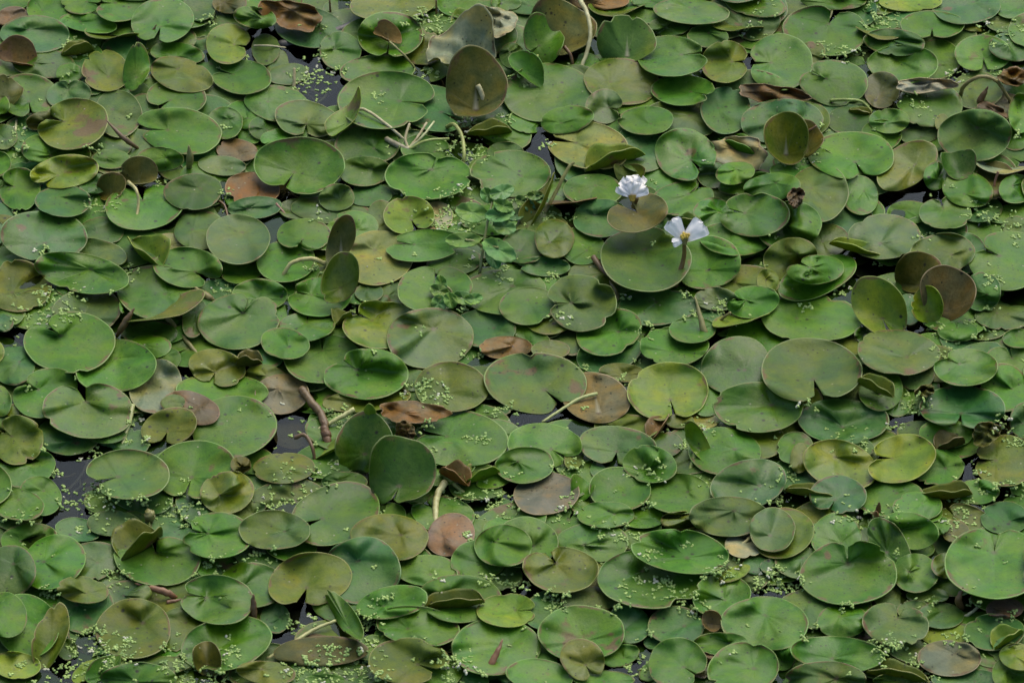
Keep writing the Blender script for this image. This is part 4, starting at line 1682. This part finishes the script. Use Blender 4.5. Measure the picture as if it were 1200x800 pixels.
# ------------------------------------------------------------------ stalks, rolled leaves, sticks
rolls = {}
for k, t in enumerate(tubes):
    rg = random.Random(5000 + k)
    if t['kind'] == 'S':
        own = rolls.get(t.get('owner_roll')) or built.get(t['owner'])
        build_tube('stalk', t['pts'], t['r'], t['col'], 'T', rg, own); continue
    nm = {'R': 'rolled_leaf', 'T': 'leaf_stalk', 'X': 'stick' if t['col'] == 'k' else 'broken_stalk'}[t['kind']]
    o = build_tube(nm, t['pts'], t['r'], t['col'], t['kind'], rg)
    x, y, _ = t['pts'][-1]
    pos = '%d%% across, %d%% down the photo' % (round(max(0, min(1200, x)) / 12), round(max(0, min(800, y)) / 8))
    cn = {'W': 'pale', 'Y': 'pale green', 'y': 'yellow-green', 'n': 'brown', 'o': 'olive', 'k': 'dark sunken', 'e': 'grey-green', 'R': 'pinkish', 'p': 'brown', 'v': 'green'}[t['col']]
    tag(o, t['label'] or '%s %s with its tip %s' % (cn, {'R': 'rolled leaf spike', 'T': 'bare leaf stalk', 'X': 'broken stalk'}[t['kind']], pos),
        {'R': 'rolled leaf', 'T': 'stalk', 'X': 'stalk'}[t['kind']], {'R': 'rolled leaf spikes among the pads', 'T': 'bare leaf stalks arching out of the water', 'X': 'broken stalks'}[t['kind']])
    rolls[k] = o

# ------------------------------------------------------------------ duckweed
dk = dict(V=[], F=[], col=[], n=0)
rg = random.Random(31)
def frond(c, ang, ln, wd, col, nz):
    V = [c + np.array([0, 0, 0.0007])]; m = 9
    for j in range(m):
        th = 2 * math.pi * j / m
        x, y = ln * math.cos(th), wd * math.sin(th)
        p = np.array([x * math.cos(ang) - y * math.sin(ang), x * math.sin(ang) + y * math.cos(ang), 0])
        p[2] = nz[0] * p[0] + nz[1] * p[1]
        V.append(c + p + np.array([0, 0, 0.0002]))
    for j in range(m): V.append(V[1 + j] * 1.0 - np.array([0, 0, 0.0006]))
    b = dk['n']
    for j in range(m):
        k = (j + 1) % m
        dk['F'].append((b, b + 1 + j, b + 1 + k)); dk['F'].append((b + 1 + j, b + 1 + m + j, b + 1 + m + k, b + 1 + k))
    dk['F'].append(tuple(b + 1 + m + j for j in reversed(range(m))))
    dk['V'].append(np.array(V)); dk['col'].append(np.tile(col, (len(V), 1))); dk['n'] += len(V)
grid = {}
def plant(px, py):
    kx, ky = int(px / 4.2), int(py / 2.8)
    if (kx, ky) in grid: return
    grid[(kx, ky)] = 1
    z = 0.0
    for _ in range(4):
        g = at((px, py), z)[0]; z = float(hs(g[None, 0], g[None, 1])[0])
    g = at((px, py), z + 0.0001)[0]
    e = 0.003
    nz = ((hs(np.array([g[0] + e]), np.array([g[1]]))[0] - hs(np.array([g[0] - e]), np.array([g[1]]))[0]) / (2 * e),
          (hs(np.array([g[0]]), np.array([g[1] + e]))[0] - hs(np.array([g[0]]), np.array([g[1] - e]))[0]) / (2 * e))
    nz = tuple(max(-.4, min(.4, v)) for v in nz)
    a0 = rg.uniform(0, 6.28); sz = rg.uniform(0.7, 1.15)
    base = (0.25, 0.365, 0.085) if rg.random() < .72 else (0.17, 0.28, 0.06)
    if rg.random() < .05: base = (0.42, 0.44, 0.30)
    for j in range(rg.choice([1, 2, 2, 3, 3])):
        a = a0 + j * 2.1 + rg.uniform(-.3, .3)
        ln = 0.00125 * sz * rg.uniform(.85, 1.15)
        c = g + np.array([math.cos(a), math.sin(a), 0]) * ln * 0.95
        c[2] += nz[0] * (c[0] - g[0]) + nz[1] * (c[1] - g[1]) + j * 0.00008
        frond(c, a, ln, ln * rg.uniform(.68, .85), tuple(v * k for v, k in zip(base, [rg.uniform(.85, 1.15)] * 3)), nz)
for x, y, r, n in ducks:
    for _ in range(int(n * 1.5) + 1):
        a = rg.uniform(0, 6.28); q = r * 2.0 * rg.random() ** 0.62
        plant(x + q * math.cos(a), y + q * 0.62 * math.sin(a))
for _ in range(5200):       # strays, mostly in the water gaps
    x, y = rg.uniform(-20, 1220), rg.uniform(-20, 820)
    g = at((x, y), 0)[0]; z = hs(g[None, 0], g[None, 1])[0]
    if (z < 0.0004 and rg.random() < 0.42) or rg.random() < 0.014 + 0.04 * (y > 470): plant(x, y)
me = make_mesh('duckweed', np.concatenate(dk['V']), dk['F'], None, np.concatenate(dk['col']))
tag(link('duckweed', me, [M_DUCK]), 'tiny bright green duckweed fronds scattered over water and leaves', 'duckweed', None, 'stuff')

# thin stems and litter drifting under the water, seen only through the gaps
rg = random.Random(44); sv, sf, sn, scol = [], [], 0, []
for k in range(240):
    x, y = rg.uniform(0, 1200), rg.uniform(0, 800)
    if k < 190:
        gx, gy, ga, gc = rg.choice(OPEN); x, y = rg.gauss(gx, ga * .5), rg.gauss(gy, gc * .5)
    a = rg.uniform(0, 3.14); ln = rg.uniform(10, 45); z = -rg.uniform(0.002, 0.02)
    P = [at((x + q * ln * math.cos(a + q * .4), y + q * ln * .6 * math.sin(a + q * .4)), z - 0.004 * q * q)[0] for q in (-1, -.3, .4, 1)]
    V, F = tube(catmull(P, 5), np.full(16, rg.uniform(0.0004, 0.0013)), 6, rg)
    sv.append(V); sf += [tuple(i + sn for i in f) for f in F]; sn += len(V)
    scol.append(np.tile(rg.choice([(0.14, 0.10, 0.05), (0.16, 0.17, 0.08), (0.09, 0.075, 0.045), (0.22, 0.21, 0.13)]), (len(V), 1)))
tag(link('sunken_stems', make_mesh('sunken_stems', np.concatenate(sv), sf, None, np.concatenate(scol)), [M_STALK]), 'thin brown stems drifting under the water in the gaps', 'stems', None, 'stuff')

# ------------------------------------------------------------------ flowers
def petal(root, base, dirv, side, ln, wd, rg, cup=0.25, crump=0.0):
    """a thin petal growing from base along dirv, broad along side"""
    dirv = dirv / np.linalg.norm(dirv); side = side - dirv * (side @ dirv); side /= np.linalg.norm(side)
    nr = np.cross(side, dirv)
    nu, nv = 13, 13; V = []; p = [rg.uniform(0, 6) for _ in range(4)]
    for i in range(nu):
        u = i / (nu - 1)
        half = wd * 0.5 * (0.26 + 0.80 * u ** 0.85) * (math.sqrt(max(0.0, 1 - max(0, (u - 0.72) / 0.28) ** 3)) * 0.75 + 0.25)
        for j in range(nv):
            v = 2 * j / (nv - 1) - 1
            d = cup * ln * (0.45 * v * v * u + 0.3 * u * u) + ln * (0.03 + crump) * math.sin(6 * u + p[0] + 4 * v) * u + ln * (0.02 + crump * .7) * math.sin(9 * v + p[1]) * u
            edge = 1 + 0.05 * math.sin(13 * v + p[2]) * u + crump * 0.8 * math.sin(7 * v + p[3])
            V.append(base + dirv * ln * u * edge + side * half * v + nr * d)
    V = np.array(V); F = [(i * nv + j, i * nv + j + 1, (i + 1) * nv + j + 1, (i + 1) * nv + j) for i in range(nu - 1) for j in range(nv - 1)]
    nn = normals_grid(V, F); nb = len(V)
    loop = list(range(nv)) + [i * nv + nv - 1 for i in range(1, nu)] + [(nu - 1) * nv + j for j in range(nv - 2, -1, -1)] + [i * nv for i in range(nu - 2, -1, -1)]
    F2 = F + [tuple(k + nb for k in reversed(f)) for f in F] + [(a, b, b + nb, a + nb) for a, b in zip(loop[:-1], loop[1:])]
    VV = np.concatenate([V, V - nn * 0.0004])
    col = np.tile((0.96, 0.945, 0.87), (len(VV), 1))
    u = np.repeat(np.arange(nu) / (nu - 1), nv); u = np.concatenate([u, u])
    k = np.clip(1 - u / 0.22, 0, 1)[:, None]; col = col * (1 - k) + np.array([0.66, 0.52, 0.10]) * k     # yellow claw of the petal
    me = make_mesh('petal', VV - np.array(root.location)[None], F2, None, col)
    return link('petal', me, [M_PETAL], root)

def blob(name, root, cs, r, col, mat=None):
    V = []; F = []
    for c in cs:
        b = len(V)
        for i in range(6):
            ph = math.pi * i / 5
            for j in range(8):
                th = 2 * math.pi * j / 8
                V.append(np.asarray(c) + np.array([math.sin(ph) * math.cos(th), math.sin(ph) * math.sin(th), math.cos(ph)]) * np.asarray(r))
        for i in range(5):
            for j in range(8): F.append((b + i * 8 + j, b + i * 8 + (j + 1) % 8, b + (i + 1) * 8 + (j + 1) % 8, b + (i + 1) * 8 + j))
    me = make_mesh(name, np.array(V) - np.array(root.location)[None], F, None, col)
    return link(name, me, [mat or M_STALK], root)

def flower(px, py, h, foot, footh, label, petals, crump, seedk):
    rg = random.Random(seedk)
    head = at((px, py), h)[0]; ft = at(foot, footh)[0]
    root = bpy.data.objects.new('white_flower', None); C.objects.link(root); root.location = ft
    tag(root, label, 'flower', 'white flowers above the leaves')
    mid = (head * 0.5 + ft * 0.5) + np.array([0.003, 0.004, 0.002])
    path = catmull([ft, mid, head]); n = len(path)
    V, F = tube(path, np.linspace(0.0021, 0.0016, n), 10, rg)
    link('flower_stem', make_mesh('flower_stem', V - ft[None], F, None, (0.17, 0.105, 0.03)), [M_STALK], root)
    # green calyx
    V, F = tube(catmull([head - UPV * 0.002, head + UPV * 0.0005, head + UPV * 0.0028]), np.linspace(0.0016, 0.0036, 17), 12, rg)
    link('calyx', make_mesh('calyx', V - ft[None], F, None, (0.20, 0.19, 0.05) if crump == 0 else (0.50, 0.36, 0.05)), [M_STALK], root)
    hb = head + UPV * 0.002
    for (ang, ln, wd, tow, cup) in petals:
        d = RGT * math.cos(R(ang)) + UPV * math.sin(R(ang)) - FWD * tow
        sd = -RGT * math.sin(R(ang)) + UPV * math.cos(R(ang)) + FWD * 0.15
        petal(root, hb, d, sd, ln * PX, wd * PX, rg, cup, crump)
    cs = []
    if crump == 0:
        for k in range(9):
            a = k * 2.4; r = 0.0012 * math.sqrt(k)
            cs.append(hb + RGT * r * math.cos(a) + UPV * (0.0030 + r * 0.6 * math.sin(a)) - FWD * 0.0035)
        blob('stamens', root, cs, (0.0012, 0.0012, 0.0016), (0.75, 0.56, 0.08))
    return root
flower(802, 284, 0.043, (791, 336), 0.004, 'open three-petalled white flower with yellow centre, on a brown stem',
       [(127, 28, 25, 0.3, 0.22), (40, 29, 29, 0.3, 0.22), (197, 16, 12, 0.6, 0.2)], 0.0, 3)
flower(741, 233, 0.034, (742, 243), 0.016, 'crumpled closing white flower just above the raised brownish heart-shaped leaf',
       [(146, 19, 17, 0.2, 0.5), (112, 23, 22, 0.1, 0.6), (72, 24, 22, 0.1, 0.6), (36, 19, 17, 0.2, 0.5), (92, 17, 22, 0.5, 0.5)], 0.07, 4)

# ------------------------------------------------------------------ leafy sprigs
def leaflet(root, px, py, rx, ry, rot, h, col, rg, up=12):
    n = 26; t = np.linspace(0, 2 * math.pi, n * 2, endpoint=False)
    saw = np.where(np.arange(n * 2) % 4 < 2, 1.0, 0.95)
    q = rot2(rot)
    prof = np.sign(np.sin(t)) * np.abs(np.sin(t)) ** 1.1
    O = np.stack([rx * np.cos(t) * saw, ry * prof * saw], 1) @ q.T + np.array([px, py])
    Pc = np.array([px, py]); I = [Pc[None]]
    for k in (0.35, 0.7, 0.9, 1.0): I.append(Pc + k * (O - Pc))
    I = np.concatenate(I); s = np.concatenate([[0], np.repeat([.35, .7, .9, 1.0], n * 2)]); th = np.concatenate([[0], np.tile(t, 4)])
    G = at(I, h)
    z = h + 0.0025 * np.abs(np.sin(th)) * s + math.tan(R(up)) * (G[:, 1] - G[0, 1]) - 0.002 * s ** 2 * np.cos(th) + 0.0008 * np.sin(5 * th) * s
    V = at(I, z); m = n * 2
    F = [(0, 1 + j, 1 + (j + 1) % m) for j in range(m)]
    for k in range(3):
        for j in range(m): F.append((1 + k * m + j, 1 + (k + 1) * m + j, 1 + (k + 1) * m + (j + 1) % m, 1 + k * m + (j + 1) % m))
    nn = normals_grid(V, F)
    if nn[:, 2].mean() < 0: F = [tuple(reversed(f)) for f in F]; nn = -nn
    nb = len(V); lo = 1 + 3 * m
    mi = [0] * len(F)
    F2 = F + [tuple(i + nb for i in reversed(f)) for f in F] + [(lo + j, lo + (j + 1) % m, lo + (j + 1) % m + nb, lo + j + nb) for j in range(m)]
    mi = mi + [1] * len(F) + [0] * m
    dl = I - Pc; uv = dl @ q / np.array([rx, ry]); uv = uv * np.array([0.5, 0.5]) + np.array([0.6, 0])
    me = make_mesh('leaflet', np.concatenate([V, V - nn * 0.0004]) - np.array(root.location)[None], F2, mi, vary(col, rg, .12), (rg.random(), 0.0, 0.9), np.concatenate([uv, uv]))
    return link('leaflet', me, [M_TOP, M_UND], root)

def sprig(label, stems, leafs, seedk, col):
    rg = random.Random(seedk)
    ft = at(stems[0][0][:2], 0)[0]
    root = bpy.data.objects.new('leafy_sprig', None); C.objects.link(root); root.location = ft
    tag(root, label, 'water plant', 'leafy sprigs growing between the pads')
    for st in stems:
        P = [at((x, y), hh * 0.001)[0] for x, y, hh in st]
        path = catmull(P); V, F = tube(path, np.linspace(0.0013, 0.0009, len(path)), 8, rg)
        link('stem', make_mesh('stem', V - ft[None], F, None, (0.21, 0.25, 0.07)), [M_STALK], root)
    for (x, y, rx, ry, rot, hh) in leafs: leaflet(root, x, y, rx * 1.12, ry * 1.15, rot, hh * 0.001, col, rg)
SG = (0.105, 0.25, 0.07)
sprig('tall leafy green sprig with toothed leaves standing in a gap, centre of the photo',
      [[(562, 322, 0), (566, 292, 18), (571, 262, 32), (577, 236, 42)], [(566, 290, 18), (556, 283, 24), (545, 281, 26)], [(566, 290, 18), (575, 289, 22), (584, 290, 24)]],
      [(588, 225, 14, 8, -18, 44), (571, 229, 9, 7, 60, 42), (553, 249, 18, 10.5, 10, 34), (586, 251, 16, 8, -8, 36), (590, 241, 11, 7, 20, 40), (543, 281, 19.5, 8, -2, 25), (585, 293, 20, 11, 28, 22), (591, 266, 13, 8, 12, 30), (578, 303, 12, 7, 60, 10)], 11, SG)
sprig('low toothed green sprig spreading over a bright green pad, left of the tall sprig',
      [[(531, 352, 3), (528, 340, 9), (520, 334, 12)], [(531, 352, 3), (540, 346, 9), (552, 350, 10)]],
      [(515, 341, 11, 7, 20, 11), (514, 356, 10, 8, 100, 8), (528, 352, 9, 7, 70, 12), (543, 349, 12, 7, 12, 12), (555, 350, 10, 6, -10, 10), (517, 332, 9, 6, 75, 13)], 12, SG)
sprig('small pale green sprig beside upright olive leaf left of the crumpled flower',
      [[(622, 248, 1), (620, 236, 10), (624, 228, 16)]],
      [(611, 235, 7, 5.5, 20, 12), (627, 229, 9, 5, -5, 16), (634, 233, 8, 4.5, 15, 13), (606, 251, 10, 6, -25, 6), (621, 242, 8, 5, 60, 8)], 13, (0.11, 0.23, 0.09))

# ------------------------------------------------------------------ setting
def sheet_obj(name, z, size, mat):
    me = bpy.data.meshes.new(name)
    me.from_pydata([(-size, -size, z), (size, -size, z), (size, size, z), (-size, size, z)], [], [(0, 1, 2, 3)])
    o = link(name, me, [mat]); o['kind'] = 'structure'; return o
sheet_obj('pond_water', 0.0, 300, M_WATER)
sheet_obj('pond_bed', -0.09, 300, M_BED)
scene.render.resolution_x, scene.render.resolution_y = 1024, 682
print('leaves', len(leaves), 'single', len(single), 'flat', len(flat), 'tubes', len(tubes), 'duckweed verts', dk['n'])
